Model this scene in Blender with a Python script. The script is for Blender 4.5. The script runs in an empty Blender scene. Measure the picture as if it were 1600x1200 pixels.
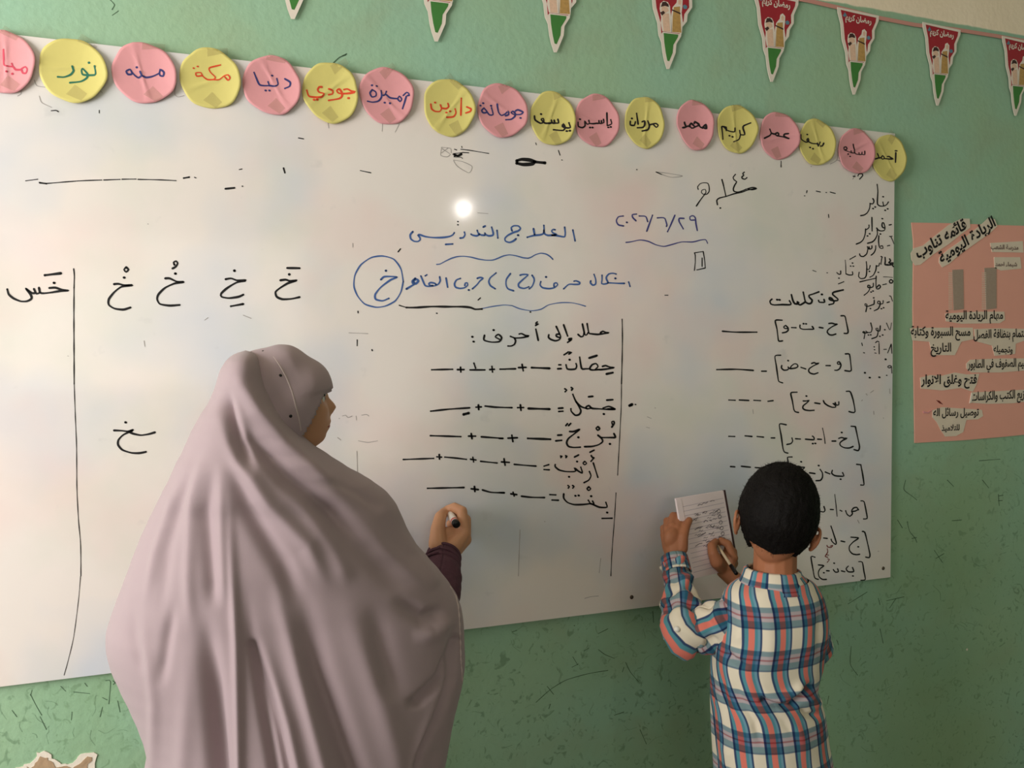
import bpy, bmesh, math, random
from mathutils import Vector, Matrix, noise
from mathutils.bvhtree import BVHTree

SC = bpy.context.scene
COL = SC.collection
random.seed(7)

# ---------------------------------------------------------------- camera
FPX = 1200.0                      # focal length in pixels of the 1600 x 1200 frame
DIST, EYE = 1.79, 1.60            # metres from the board wall, metres above the floor
_ex = Vector((3538, 61, -1200)).normalized()
_ez = Vector((-224, 36597, 1200)).normalized()
_ey = _ez.cross(_ex).normalized()
_ez = _ex.cross(_ey).normalized()
ROT = Matrix((_ex, _ey, _ez))     # rows: the world axes seen from the camera, i.e. camera -> world
CAM = Vector((0, -DIST, EYE))
cam = bpy.data.objects.new('camera', bpy.data.cameras.new('camera'))
COL.objects.link(cam)
cam.data.sensor_width = 36; cam.data.lens = FPX / 1600 * 36
cam.data.clip_start = 0.05
cam.matrix_world = Matrix.Translation(CAM) @ ROT.to_4x4()
SC.camera = cam

# ---------------------------------------------------------------- light and exposure
SC.view_settings.view_transform = 'Standard'
SC.view_settings.look = 'None'
SC.view_settings.gamma = 1.0
SC.view_settings.use_curve_mapping = False
SC.view_settings.exposure = 0.0
world = bpy.data.worlds.new('world'); SC.world = world
world.use_nodes = True
world.node_tree.nodes['Background'].inputs[0].default_value = (0.93, 0.97, 1.0, 1)
world.node_tree.nodes['Background'].inputs[1].default_value = 0.45

def area(name, loc, target, sx, sy, power, col):
    l = bpy.data.lights.new(name, 'AREA'); l.shape = 'RECTANGLE'; l.size = sx; l.size_y = sy
    l.energy = power; l.color = col
    o = bpy.data.objects.new(name, l); COL.objects.link(o)
    o.location = loc
    o.rotation_euler = (Vector(target) - Vector(loc)).to_track_quat('-Z', 'Y').to_euler()
    return o
area('window_daylight', (-2.42, -1.35, 1.85), (0.0, -0.45, 1.55), 1.7, 1.35, 104, (1.0, 0.972, 0.945))
area('rear_fill_light', (-0.65, -5.2, 2.0), (0.0, 0.0, 1.4), 2.2, 1.2, 22, (1.0, 0.925, 0.82))  # fill light added behind the camera, at the unseen rear opening

# ---------------------------------------------------------------- helpers
def ray(px, py):
    return ROT @ Vector(((px - 800) / FPX, (600 - py) / FPX, -1.0))
def W(px, py, dw=0.0):
    """point at distance dw in front of the board wall (the plane y = 0)"""
    d = ray(px, py)
    return CAM + d * ((-dw - CAM.y) / d.y)
def proj(p):
    q = ROT.transposed() @ (p - CAM)
    return 800 + FPX * q.x / -q.z, 600 - FPX * q.y / -q.z
PXM = lambda px, py, dw: (W(px + .5, py, dw) - W(px - .5, py, dw)).length   # metres per pixel across

def lin(r, g, b):
    f = lambda c: (c / 255 / 12.92) if c <= 10 else ((c / 255 + .055) / 1.055) ** 2.4
    return (f(r), f(g), f(b), 1)

def mat(name, col, rough=0.7, bump=0, bscale=200, spec=0.3, metal=0, vary=0, vscale=8, **kw):
    m = bpy.data.materials.new(name); m.use_nodes = True
    nt = m.node_tree; b = nt.nodes['Principled BSDF']
    b.inputs['Base Color'].default_value = col
    b.inputs['Roughness'].default_value = rough
    b.inputs['Specular IOR Level'].default_value = spec
    b.inputs['Metallic'].default_value = metal
    tc = nt.nodes.new('ShaderNodeTexCoord')
    if vary:
        n = nt.nodes.new('ShaderNodeTexNoise'); n.inputs['Scale'].default_value = vscale
        n.inputs['Detail'].default_value = 6
        nt.links.new(tc.outputs['Object'], n.inputs['Vector'])
        mx = nt.nodes.new('ShaderNodeMix'); mx.data_type = 'RGBA'
        mx.inputs[6].default_value = tuple(c * (1 - vary) for c in col[:3]) + (1,)
        mx.inputs[7].default_value = tuple(min(1, c * (1 + vary)) for c in col[:3]) + (1,)
        nt.links.new(n.outputs[0], mx.inputs[0]); nt.links.new(mx.outputs[2], b.inputs['Base Color'])
    if bump:
        n = nt.nodes.new('ShaderNodeTexNoise'); n.inputs['Scale'].default_value = bscale
        n.inputs['Detail'].default_value = 3
        nt.links.new(tc.outputs['Object'], n.inputs['Vector'])
        bp = nt.nodes.new('ShaderNodeBump'); bp.inputs['Strength'].default_value = bump
        bp.inputs['Distance'].default_value = 0.002
        nt.links.new(n.outputs[0], bp.inputs['Height']); nt.links.new(bp.outputs[0], b.inputs['Normal'])
    for k, v in kw.items():
        b.inputs[k.replace('_', ' ')].default_value = v
    return m

def newobj(name, verts, faces, m, parent=None, smooth=False, uvs=None):
    me = bpy.data.meshes.new(name)
    me.from_pydata([tuple(v) for v in verts], [], faces); me.update()
    if uvs is not None:
        ul = me.uv_layers.new(name='UVMap')
        for lo in me.loops: ul.data[lo.index].uv = uvs[lo.vertex_index]
    if smooth: me.shade_smooth()
    if m: me.materials.append(m)
    o = bpy.data.objects.new(name, me); COL.objects.link(o)
    if parent: o.parent = parent
    return o
def empty(name, loc=(0, 0, 0)):
    o = bpy.data.objects.new(name, None); COL.objects.link(o); o.location = loc
    o.empty_display_size = .1
    return o
def tag(o, label=None, cat=None, group=None, kind=None):
    if label: o['label'] = label
    if cat: o['category'] = cat
    if group: o['group'] = group
    if kind: o['kind'] = kind
    return o
def rebase(root):
    """children were built in world coordinates: keep them there under a root that stands elsewhere"""
    bpy.context.view_layer.update()
    inv = root.matrix_world.inverted()
    for c in root.children: c.matrix_parent_inverse = inv.copy()
def box_data(x0, x1, y0, y1, z0, z1):
    v = [(x, y, z) for z in (z0, z1) for y in (y0, y1) for x in (x0, x1)]
    f = [(0, 2, 3, 1), (4, 5, 7, 6), (0, 1, 5, 4), (2, 6, 7, 3), (0, 4, 6, 2), (1, 3, 7, 5)]
    return v, f
class MB:
    def __init__(s): s.v = []; s.f = []
    def add(s, v, f):
        n = len(s.v); s.v += [tuple(p) for p in v]; s.f += [tuple(i + n for i in q) for q in f]
    def box(s, *a): s.add(*box_data(*a))
    def build(s, name, m, parent=None, smooth=False): return newobj(name, s.v, s.f, m, parent, smooth)

def catmull(pts, step):
    if len(pts) < 2: return pts
    out = []
    P = [pts[0] + (pts[0] - pts[1])] + list(pts) + [pts[-1] + (pts[-1] - pts[-2])]
    for i in range(1, len(P) - 2):
        a, b, c, d = P[i - 1:i + 3]
        n = max(2, int((c - b).length / step))
        for k in range(n):
            t = k / n
            # softened tangents keep hand-drawn corners tight
            m1 = (c - a) * .38; m2 = (d - b) * .38
            h = (2*t**3 - 3*t**2 + 1) * b + (t**3 - 2*t**2 + t) * m1 + (-2*t**3 + 3*t**2) * c + (t**3 - t**2) * m2
            out.append(h)
    out.append(P[-2])
    return out

def ink(mb, tr, s, w, place):
    """strokes written as 'x y x y; x y' in a zoomed view tr=(ox, oy, scale) of the plane; w = pen width in frame px"""
    ox, oy, k = tr
    for st in s.split(';'):
        a = [float(q) for q in st.split()]
        if len(a) < 2: continue
        p = [Vector((ox + a[i] / k, oy + a[i + 1] / k)) for i in range(0, len(a) - 1, 2)]
        if len(p) == 1: p = [p[0] - Vector((.5, 0.1)), p[0] + Vector((.5, .1))]; ww = w * 1.15
        else: ww = w
        q = catmull(p, 2.0)
        L, R = [], []
        n = len(q)
        for i in range(n):
            t = (q[min(i + 1, n - 1)] - q[max(i - 1, 0)])
            if t.length < 1e-6: t = Vector((1, 0))
            t.normalize(); nn = Vector((-t.y, t.x)) * (ww / 2 * (0.92 + .16 * math.sin(i * .37 + a[0])))
            L.append(q[i] + nn); R.append(q[i] - nn)
        V = [place(x.x, x.y) for x in L] + [place(x.x, x.y) for x in R]
        F = [(i, i + 1, n + i + 1, n + i) for i in range(n - 1)]
        mb.add(V, F)
        for e in (q[0], q[-1]):
            c = [place(e.x + ww / 2 * .96 * math.cos(j * math.pi / 4), e.y + ww / 2 * .96 * math.sin(j * math.pi / 4)) for j in range(8)]
            mb.add(c, [tuple(range(7, -1, -1))])

# Arabic shaping for the printed text: presentation forms in visual order
_AR = {'ا': (0xFE8D, 2), 'أ': (0xFE83, 2), 'إ': (0xFE87, 2), 'آ': (0xFE81, 2), 'ب': (0xFE8F, 4), 'ة': (0xFE93, 2), 'ت': (0xFE95, 4),
       'ث': (0xFE99, 4), 'ج': (0xFE9D, 4), 'ح': (0xFEA1, 4), 'خ': (0xFEA5, 4), 'د': (0xFEA9, 2), 'ذ': (0xFEAB, 2), 'ر': (0xFEAD, 2),
       'ز': (0xFEAF, 2), 'س': (0xFEB1, 4), 'ش': (0xFEB5, 4), 'ص': (0xFEB9, 4), 'ض': (0xFEBD, 4), 'ط': (0xFEC1, 4), 'ظ': (0xFEC5, 4),
       'ع': (0xFEC9, 4), 'غ': (0xFECD, 4), 'ف': (0xFED1, 4), 'ق': (0xFED5, 4), 'ك': (0xFED9, 4), 'ل': (0xFEDD, 4), 'م': (0xFEE1, 4),
       'ن': (0xFEE5, 4), 'ه': (0xFEE9, 4), 'و': (0xFEED, 2), 'ي': (0xFEF1, 4), 'ى': (0xFEEF, 2), 'ئ': (0xFE89, 4), 'ء': (0xFE80, 1)}
def shape_ar(s):
    out = []; i = 0
    joins = lambda c: _AR.get(c, (0, 0))[1] == 4
    while i < len(s):
        c = s[i]
        if c not in _AR: out.append(c); i += 1; continue
        prev = i > 0 and joins(s[i - 1])
        if c == 'ل' and i + 1 < len(s) and s[i + 1] in 'اأإ':
            base = {'ا': 0xFEFB, 'أ': 0xFEF7, 'إ': 0xFEF9}[s[i + 1]]
            out.append(chr(base + (1 if prev else 0))); i += 2; continue
        b, n = _AR[c]
        nxt = n == 4 and i + 1 < len(s) and s[i + 1] in _AR and _AR[s[i + 1]][1] >= 2
        out.append(chr(b + (0 if n == 1 else (3 if prev and nxt else 2 if nxt else 1 if prev else 0)))); i += 1
    return ''.join(reversed(out))
def printed(txt, a, b, m, parent, hscale=1.0, bold=0.012, name='lettering', off=0.0004):
    """printed line from wall point a (left) to b (right)"""
    c = bpy.data.curves.new('tmp', 'FONT'); c.body = shape_ar(txt); c.size = 1; c.offset = bold
    c.resolution_u = 2
    o = bpy.data.objects.new('tmp', c); COL.objects.link(o); bpy.context.view_layer.update()
    me = o.to_mesh(); V = [v.co.copy() for v in me.vertices]; F = [tuple(p.vertices) for p in me.polygons]
    o.to_mesh_clear(); bpy.data.objects.remove(o)
    x0 = min(v.x for v in V); x1 = max(v.x for v in V)
    ex = b - a; k = ex.length / (x1 - x0); ex.normalize(); up = Vector((-ex.z, 0, ex.x))
    return newobj(name, [a + ex * ((v.x - x0) * k) + up * (v.y * k * hscale) + Vector((0, -off, 0)) for v in V], F, m, parent)
# ---------------------------------------------------------------- materials
def wall_material():
    m = bpy.data.materials.new('painted_plaster'); m.use_nodes = True
    nt = m.node_tree; b = nt.nodes['Principled BSDF']; N = nt.nodes.new; L = nt.links.new
    tc = N('ShaderNodeTexCoord')
    def nz(sc, det=5, dist=0.0):
        n = N('ShaderNodeTexNoise'); n.inputs['Scale'].default_value = sc; n.inputs['Detail'].default_value = det
        n.inputs['Distortion'].default_value = dist; L(tc.outputs['Object'], n.inputs['Vector']); return n
    def mix(f, a, c):
        x = N('ShaderNodeMix'); x.data_type = 'RGBA'
        for i, s in ((0, f), (6, a), (7, c)):
            if hasattr(s, 'links'): L(s, x.inputs[i])
            else: x.inputs[i].default_value = s
        return x.outputs[2]
    def rng(s, a, c, lo=0, hi=1):
        r = N('ShaderNodeMapRange'); L(s, r.inputs[0])
        for i, v in enumerate((a, c, lo, hi)): r.inputs[i + 1].default_value = v
        return r.outputs[0]
    green = mix(rng(nz(1.6).outputs[0], .35, .65), lin(151, 192, 168), lin(158, 188, 152))
    green = mix(rng(nz(6, 8, .4).outputs[0], .52, .72, 0, .4), green, lin(156, 168, 136))
    sep = N('ShaderNodeSeparateXYZ'); L(tc.outputs['Object'], sep.inputs[0])
    # grime and pencil scuffs on the lower wall, where children lean on it
    low = rng(sep.outputs[2], 1.7, 0.9)
    sc = nz(38, 9, 1.5)
    md = N('ShaderNodeMath'); md.operation = 'MULTIPLY'; L(rng(sc.outputs[0], .57, .68, 0, .55), md.inputs[0]); L(low, md.inputs[1])
    green = mix(md.outputs[0], green, lin(74, 104, 80))
    g2 = N('ShaderNodeMath'); g2.operation = 'MULTIPLY'; L(rng(nz(2.3, 4).outputs[0], .4, .7, .15, .75), g2.inputs[0]); L(low, g2.inputs[1])
    green = mix(g2.outputs[0], green, lin(140, 174, 132))
    cream = mix(rng(nz(3).outputs[0], .3, .7), lin(254, 238, 212), lin(244, 226, 198))
    ad = N('ShaderNodeMath'); ad.operation = 'ADD'
    L(sep.outputs[2], ad.inputs[0]); L(rng(nz(12).outputs[0], 0, 1, -.006, .006), ad.inputs[1])
    col = mix(rng(ad.outputs[0], PAINT_Z - .002, PAINT_Z + .002), green, cream)
    L(col, b.inputs['Base Color']); b.inputs['Roughness'].default_value = .55
    b.inputs['Specular IOR Level'].default_value = .25
    bp = N('ShaderNodeBump'); bp.inputs['Strength'].default_value = .35; bp.inputs['Distance'].default_value = .004
    a2 = N('ShaderNodeMath'); a2.operation = 'ADD'; L(nz(9, 6).outputs[0], a2.inputs[0]); L(nz(60, 5).outputs[0], a2.inputs[1])
    L(a2.outputs[0], bp.inputs['Height']); L(bp.outputs[0], b.inputs['Normal'])
    return m
def board_material():
    m = bpy.data.materials.new('whiteboard_enamel'); m.use_nodes = True
    nt = m.node_tree; b = nt.nodes['Principled BSDF']; N = nt.nodes.new; L = nt.links.new
    tc = N('ShaderNodeTexCoord')
    def nz(sc, det, loc):
        mp = N('ShaderNodeMapping'); mp.inputs['Location'].default_value = loc; L(tc.outputs['Object'], mp.inputs[0])
        n = N('ShaderNodeTexNoise'); n.inputs['Scale'].default_value = sc; n.inputs['Detail'].default_value = det
        L(mp.outputs[0], n.inputs['Vector']); return n.outputs[0]
    cur = lin(232, 223, 216)
    def over(fac_src, a, c, amt, col):
        nonlocal cur
        r = N('ShaderNodeMapRange'); L(fac_src, r.inputs[0]); r.inputs[1].default_value = a; r.inputs[2].default_value = c
        r.inputs[3].default_value = 0; r.inputs[4].default_value = amt
        x = N('ShaderNodeMix'); x.data_type = 'RGBA'; L(r.outputs[0], x.inputs[0])
        if isinstance(cur, tuple): x.inputs[6].default_value = cur
        else: L(cur, x.inputs[6])
        x.inputs[7].default_value = col; cur = x.outputs[2]
    over(nz(2.2, 3, (0, 0, 0)), .48, .68, .75, lin(192, 203, 218))      # wiped blue marker
    over(nz(2.8, 3, (5, 0, 2)), .5, .7, .6, lin(234, 204, 198))     # wiped red marker
    over(nz(3.5, 4, (9, 0, 7)), .5, .75, .5, lin(206, 212, 196))
    over(nz(14, 8, (3, 3, 1)), .67, .76, .25, lin(170, 168, 168))      # specks of old ink
    L(cur, b.inputs['Base Color'])
    b.inputs['Roughness'].default_value = .42; b.inputs['Specular IOR Level'].default_value = .35
    b.inputs['Coat Weight'].default_value = .55; b.inputs['Coat Roughness'].default_value = .085
    return m
def plaid_material():
    m = bpy.data.materials.new('plaid_cotton'); m.use_nodes = True
    nt = m.node_tree; b = nt.nodes['Principled BSDF']; N = nt.nodes.new; L = nt.links.new
    uv = N('ShaderNodeUVMap'); sep = N('ShaderNodeSeparateXYZ'); L(uv.outputs[0], sep.inputs[0])
    def ramp(src, period, stops):
        d = N('ShaderNodeMath'); d.operation = 'DIVIDE'; L(src, d.inputs[0]); d.inputs[1].default_value = period
        f = N('ShaderNodeMath'); f.operation = 'FRACT'; L(d.outputs[0], f.inputs[0])
        r = N('ShaderNodeValToRGB'); L(f.outputs[0], r.inputs[0])
        e = r.color_ramp.elements
        while len(e) > 1: e.remove(e[0])
        e[0].position = 0; e[0].color = stops[0][1]
        for p, c in stops[1:]:
            q = e.new(p); q.color = c
        return r.outputs[0]
    def steps(seq):
        out = []; n = len(seq)
        for i, (p, c) in enumerate(seq):
            out.append((p + (.012 if i else 0), c))
            if i + 1 < n: out.append((seq[i + 1][0] - .012, c))
        return out
    cream, navy, teal, coral, sky = lin(232, 226, 214), lin(54, 74, 116), lin(84, 146, 166), lin(222, 126, 116), lin(112, 158, 186)
    v = ramp(sep.outputs[0], .066, steps([(0, cream), (.30, navy), (.36, sky), (.44, teal), (.53, coral), (.72, teal), (.84, navy), (.92, cream)]))
    h = ramp(sep.outputs[1], .088, steps([(0, lin(250, 244, 232)), (.40, lin(128, 158, 176)), (.52, lin(192, 182, 198)), (.60, lin(168, 108, 122)), (.64, lin(196, 186, 202)),
                                         (.72, lin(124, 158, 174)), (.86, lin(96, 124, 154)), (.90, lin(250, 244, 232))]))
    mx = N('ShaderNodeMix'); mx.data_type = 'RGBA'; mx.blend_type = 'MULTIPLY'; mx.inputs[0].default_value = .95
    L(v, mx.inputs[6]); L(h, mx.inputs[7]); L(mx.outputs[2], b.inputs['Base Color'])
    b.inputs['Roughness'].default_value = .85; b.inputs['Specular IOR Level'].default_value = .15
    b.inputs['Sheen Weight'].default_value = .1
    return m
PAINT_Z = W(1500, 38, 0).z
M = {}
M['wall'] = wall_material(); M['board'] = board_material(); M['plaid'] = plaid_material()
M['board_edge'] = mat('board_edge', lin(128, 112, 92), .6)
M['plaster'] = mat('room_plaster', lin(140, 158, 140), .8, vary=.08)
M['ceiling'] = mat('ceiling_paint', lin(214, 206, 190), .85, vary=.05)
M['floor'] = mat('cement_tile', lin(118, 110, 100), .6, vary=.12, vscale=5)
M['white'] = mat('white_paint', lin(226, 222, 212), .5)
M['black'] = mat('black_marker_ink', lin(20, 18, 20), .45)
M['faint'] = mat('faded_marker_ink', lin(164, 156, 152), .6)
M['blue'] = mat('blue_marker_ink', lin(66, 98, 158), .5)
M['violet'] = mat('violet_marker_ink', lin(70, 70, 132), .5)
M['navyink'] = mat('navy_pen_ink', lin(52, 56, 112), .5)
M['greenink'] = mat('green_pen_ink', lin(40, 110, 88), .5)
M['redink'] = mat('orange_red_pen_ink', lin(214, 72, 38), .5)
M['rosered'] = mat('rose_pen_ink', lin(206, 70, 92), .5)
M['maroon'] = mat('dark_red_ink', lin(120, 40, 36), .6)
M['pinkpaper'] = mat('pink_paper', lin(224, 156, 160), .6, bump=.25, bscale=30, vary=.06, vscale=25)
M['yellowpaper'] = mat('yellow_paper', lin(216, 204, 122), .6, bump=.25, bscale=30, vary=.07, vscale=25)
M['salmon'] = mat('salmon_card', lin(238, 172, 154), .7, bump=.3, bscale=12, vary=.05, vscale=10)
M['strip'] = mat('cut_out_paper', lin(228, 212, 192), .5, vary=.05, vscale=30)
M['greystrip'] = mat('grey_tape', lin(170, 150, 134), .5, vary=.12, vscale=160)
M['print'] = mat('black_print', lin(30, 24, 26), .6)
M['greyprint'] = mat('grey_print', lin(120, 96, 90), .6)
M['pennwhite'] = mat('glossy_white_card', lin(232, 220, 206), .4)
M['pennred'] = mat('red_print', lin(164, 44, 54), .4, vary=.1, vscale=40)
M['penngreen'] = mat('green_print', lin(70, 130, 62), .4, vary=.1, vscale=40)
M['penngold'] = mat('gold_print', lin(186, 148, 88), .5, vary=.3, vscale=160)
M['penndark'] = mat('dark_print', lin(70, 48, 44), .5)
M['pennskin'] = mat('beige_print', lin(226, 190, 164), .5, vary=.2, vscale=150)
M['pennteal'] = mat('teal_print', lin(96, 134, 150), .5)
M['string'] = mat('pink_ribbon', lin(208, 150, 138), .5)
M['scuff'] = mat('scuffed_paint', lin(112, 142, 114), .8)
M['scratch'] = mat('scratched_paint', lin(74, 100, 76), .8)
M['plaster_raw'] = mat('bare_plaster', lin(176, 148, 118), .9, bump=.8, bscale=60, vary=.25, vscale=30)
M['plaster_white'] = mat('broken_paint_edge', lin(232, 222, 206), .9, bump=.5, bscale=80)
def tape_material():
    m = bpy.data.materials.new('clear_tape'); m.use_nodes = True
    nt = m.node_tree; b = nt.nodes['Principled BSDF']
    b.inputs['Base Color'].default_value = lin(160, 142, 104); b.inputs['Roughness'].default_value = .25
    b.inputs['Alpha'].default_value = .19; return m
M['tape'] = tape_material()
M['veil'] = mat('mauve_crepe', lin(162, 143, 147), .78, bump=.12, bscale=900, spec=.2, Sheen_Weight=.12, Sheen_Roughness=.5)
M['piping'] = mat('pale_piping', lin(190, 172, 170), .7)
M['plum'] = mat('plum_knit', lin(84, 54, 66), .85, bump=.9, bscale=140, vary=.25, vscale=70)
M['skin_w'] = mat('skin_light_brown', lin(198, 146, 112), .5, bump=.12, bscale=300, vary=.06, vscale=20, Subsurface_Weight=.08)
M['skin_b'] = mat('skin_brown', lin(166, 108, 76), .5, bump=.12, bscale=300, vary=.06, vscale=20, Subsurface_Weight=.08)
for k in ('skin_w', 'skin_b'):
    M[k].node_tree.nodes['Principled BSDF'].inputs['Subsurface Radius'].default_value = (.01, .004, .002)
M['hair'] = mat('black_hair', lin(15, 12, 11), .6, bump=.8, bscale=420, spec=.12, vary=.4, vscale=90)
M['eye'] = mat('eye_white', lin(225, 220, 212), .2); M['iris'] = mat('dark_iris', lin(40, 26, 20), .2)
M['lip'] = mat('lip_skin', lin(168, 98, 86), .45)
M['denim'] = mat('dark_blue_denim', lin(44, 52, 78), .85, bump=.3, bscale=500, vary=.15)
M['leather'] = mat('black_leather', lin(30, 28, 28), .4)
M['sole'] = mat('rubber_sole', lin(190, 186, 178), .7)
M['button'] = mat('pearl_button', lin(236, 230, 220), .3)
M['penwhite'] = mat('marker_barrel', lin(232, 226, 220), .35)
M['penblack'] = mat('black_plastic', lin(16, 15, 16), .35)
M['penred'] = mat('red_label_print', lin(196, 80, 70), .4)
M['wood'] = mat('pencil_beige', lin(206, 184, 152), .4)
M['page'] = mat('notebook_page', lin(244, 228, 230), .7, vary=.03)
M['rule'] = mat('ruled_line', lin(186, 170, 186), .7)
M['grey_pencil'] = mat('pencil_lead_writing', lin(112, 102, 112), .7)
M['cover'] = mat('dark_notebook_cover', lin(66, 40, 44), .5)
M['metal'] = mat('dull_steel', lin(96, 84, 74), .4, metal=.8)
M['lampglow'] = mat('lit_bulb', (1, .93, .82, 1), .3, Emission_Color=(1, .95, .88, 1), Emission_Strength=420)

# ---------------------------------------------------------------- the room
RX0, RX1, RY0, RZ = -2.45, 3.3, -5.3, 3.15
def struct(name, v, f, m): return tag(newobj(name, v, f, m), kind='structure')
wall_front = struct('wall_front', *box_data(RX0 - .15, RX1 + .15, 0, .2, 0, RZ), M['wall'])
struct('floor', *box_data(RX0 - .15, RX1 + .15, RY0 - .15, .2, -.1, 0), M['floor'])
struct('ceiling', *box_data(RX0 - .15, RX1 + .15, RY0 - .15, .2, RZ, RZ + .12), M['ceiling'])
struct('wall_right', *box_data(RX1, RX1 + .15, RY0, 0, 0, RZ), M['plaster'])
def wall_with_hole(name, axis, p0, p1, a0, a1, h0, h1, z0, z1):
    mb = MB()
    for (u0, u1, w0, w1) in ((a0, h0, 0, RZ), (h1, a1, 0, RZ), (h0, h1, 0, z0), (h0, h1, z1, RZ)):
        if axis == 'x': mb.box(p0, p1, u0, u1, w0, w1)
        else: mb.box(u0, u1, p0, p1, w0, w1)
    return tag(mb.build(name, M['plaster']), kind='structure')
wall_with_hole('wall_left', 'x', RX0 - .15, RX0, RY0, 0, -2.25, -.45, 1.1, 2.6)
wall_with_hole('wall_back', 'y', RY0 - .15, RY0, RX0, RX1, -1.9, .6, 1.3, 2.75)
def window(name, axis, p, h0, h1, z0, z1):
    r = tag(empty(name), kind='structure')
    t = .04
    for (u0, u1, w0, w1) in ((h0, h0 + t, z0, z1), (h1 - t, h1, z0, z1), ((h0 + h1) / 2 - t / 2, (h0 + h1) / 2 + t / 2, z0, z1), (h0, h1, z0, z0 + t), (h0, h1, z1 - t, z1)):
        b = box_data(p - .03, p + .03, u0, u1, w0, w1) if axis == 'x' else box_data(u0, u1, p - .03, p + .03, w0, w1)
        newobj('frame_bar', *b, M['white'], r)
window('window_1', 'x', RX0 - .1, -2.25, -.45, 1.1, 2.6)
window('window_2', 'y', RY0 - .1, -1.9, .6, 1.3, 2.75)

# bulb that makes the white glint on the board: mirrored about the board plane
_p = W(724, 326, .012); _d = (_p - CAM).normalized(); _d.y = -_d.y
BULB = _p + _d * ((-4.2 - _p.y) / _d.y)
bulb = empty('ceiling_bulb', BULB); tag(bulb, 'lit round bulb hanging on a cord behind the viewer', 'lamp')
def sphere_data(c, r, nu=16, nv=10):
    c = Vector(c); rr = r if isinstance(r, (tuple, list)) else (r, r, r)
    V = [c + Vector((0, 0, rr[2]))]
    for j in range(1, nv):
        ph = math.pi * j / nv
        for i in range(nu):
            th = 2 * math.pi * i / nu
            V.append(c + Vector((rr[0] * math.sin(ph) * math.cos(th), rr[1] * math.sin(ph) * math.sin(th), rr[2] * math.cos(ph))))
    V.append(c - Vector((0, 0, rr[2]))); F = []
    for i in range(nu): F.append((0, 1 + i, 1 + (i + 1) % nu))
    for j in range(nv - 2):
        for i in range(nu):
            a = 1 + j * nu + i; b = 1 + j * nu + (i + 1) % nu
            F.append((a, a + nu, b + nu, b))
    l = len(V) - 1
    for i in range(nu): F.append((l, 1 + (nv - 2) * nu + (i + 1) % nu, 1 + (nv - 2) * nu + i))
    return V, F
def frames(path):
    T = []; n = len(path)
    for i in range(n): T.append((path[min(i + 1, n - 1)] - path[max(i - 1, 0)]).normalized())
    a = Vector((0, 0, 1)) if abs(T[0].z) < .9 else Vector((1, 0, 0))
    N = [(a - T[0] * a.dot(T[0])).normalized()]
    for i in range(1, n):
        v = N[-1] - T[i] * N[-1].dot(T[i]); N.append(v.normalized())
    return T, N, [T[i].cross(N[i]) for i in range(n)]
def tube_data(path, rad, nu=12, caps=True):
    path = [Vector(p) for p in path]; n = len(path)
    if not isinstance(rad, (list, tuple)): rad = [rad] * n
    T, N, B = frames(path); V = []; F = []
    for i in range(n):
        for k in range(nu):
            t = 2 * math.pi * k / nu
            V.append(path[i] + (N[i] * math.cos(t) + B[i] * math.sin(t)) * rad[i])
    for i in range(n - 1):
        for k in range(nu):
            a = i * nu + k; b = i * nu + (k + 1) % nu
            F.append((a, b, b + nu, a + nu))
    if caps: F.append(tuple(range(nu - 1, -1, -1))); F.append(tuple((n - 1) * nu + k for k in range(nu)))
    return V, F
newobj('bulb', *sphere_data(BULB, .029), M['lampglow'], bulb, True)
newobj('cord', *tube_data([BULB + Vector((0, 0, .04)), Vector((BULB.x, BULB.y, RZ))], .004), M['penblack'], bulb)
newobj('socket', *tube_data([BULB + Vector((0, 0, .035)), BULB + Vector((0, 0, .09))], .016), M['penblack'], bulb)
rebase(bulb)

# scratches, scuffs and the broken plaster of the board wall
mb = MB(); pl = lambda x, y: W(x, y, .0004)
ink(mb, (0, 900, 4), '190 740 220 800 260 870;200 715 190 745;75 840 105 880;660 655 690 660 680 800;640 760 670 775;450 850 445 900;735 780 750 850;380 690 410 720;530 670 545 690;705 655 730 675;730 655 708 678;640 820 625 880;250 880 290 960;460 725 560 735', 1.1, pl)
ink(mb, (800, 900, 4), '150 790 240 710 340 650 480 610 600 590;540 360 600 330;380 505 410 555;540 460 580 490 640 515;710 540 740 600 790 660;390 310;375 570 415 550;450 470 480 450;220 690 260 740;240 800 230 830;700 570 690 600;880 220 885 290;640 870 700 850;0 350 30 340;800 960 840 1050', 1.0, pl)
ink(mb, (1200, 900, 4), '500 175 620 100;740 155 850 130;800 140 760 200;520 440 515 550 560 620;690 140 700 180;430 400 440 430;380 750 370 800;700 330 720 420', 1.0, pl)
ink(mb, (1200, 600, 4), '860 600 850 660 900 700 930 725;870 860 885 920 920 965 930 990;1040 1040 1090 1115;1100 1060 1050 1090;1440 690 1445 760;1440 700 1470 695;1440 730 1465 728;1320 480 1450 470;930 960 900 965;810 850 840 900;1150 855 1210 850;1120 600 1160 640;1340 600 1380 650', 1.0, pl)
ink(mb, (0, 0, 4), '702 95 740 68;690 0 715 30 700 60', 1.3, pl)
ink(mb, (460, 80, 8), '480 155 560 80 640 45;600 60 650 35', 2.2, pl)
tag(mb.build('scratches', M['scratch'], wall_front), kind='stuff')
random.seed(3); mb2 = MB()
for _ in range(70):
    x, y = random.choice([(random.uniform(730, 1110), random.uniform(1000, 1195)), (random.uniform(1300, 1600), random.uniform(720, 1190)), (random.uniform(0, 215), random.uniform(1085, 1170))])
    a = random.uniform(0, 6.28); l = random.uniform(3, 16)
    ink(mb2, (0, 0, 1), f'{x} {y} {x+l*math.cos(a)} {y+l*math.sin(a)+random.uniform(-2,2)} {x+1.7*l*math.cos(a+.3)} {y+1.7*l*math.sin(a+.3)}', random.uniform(.3, .6), pl)
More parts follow.
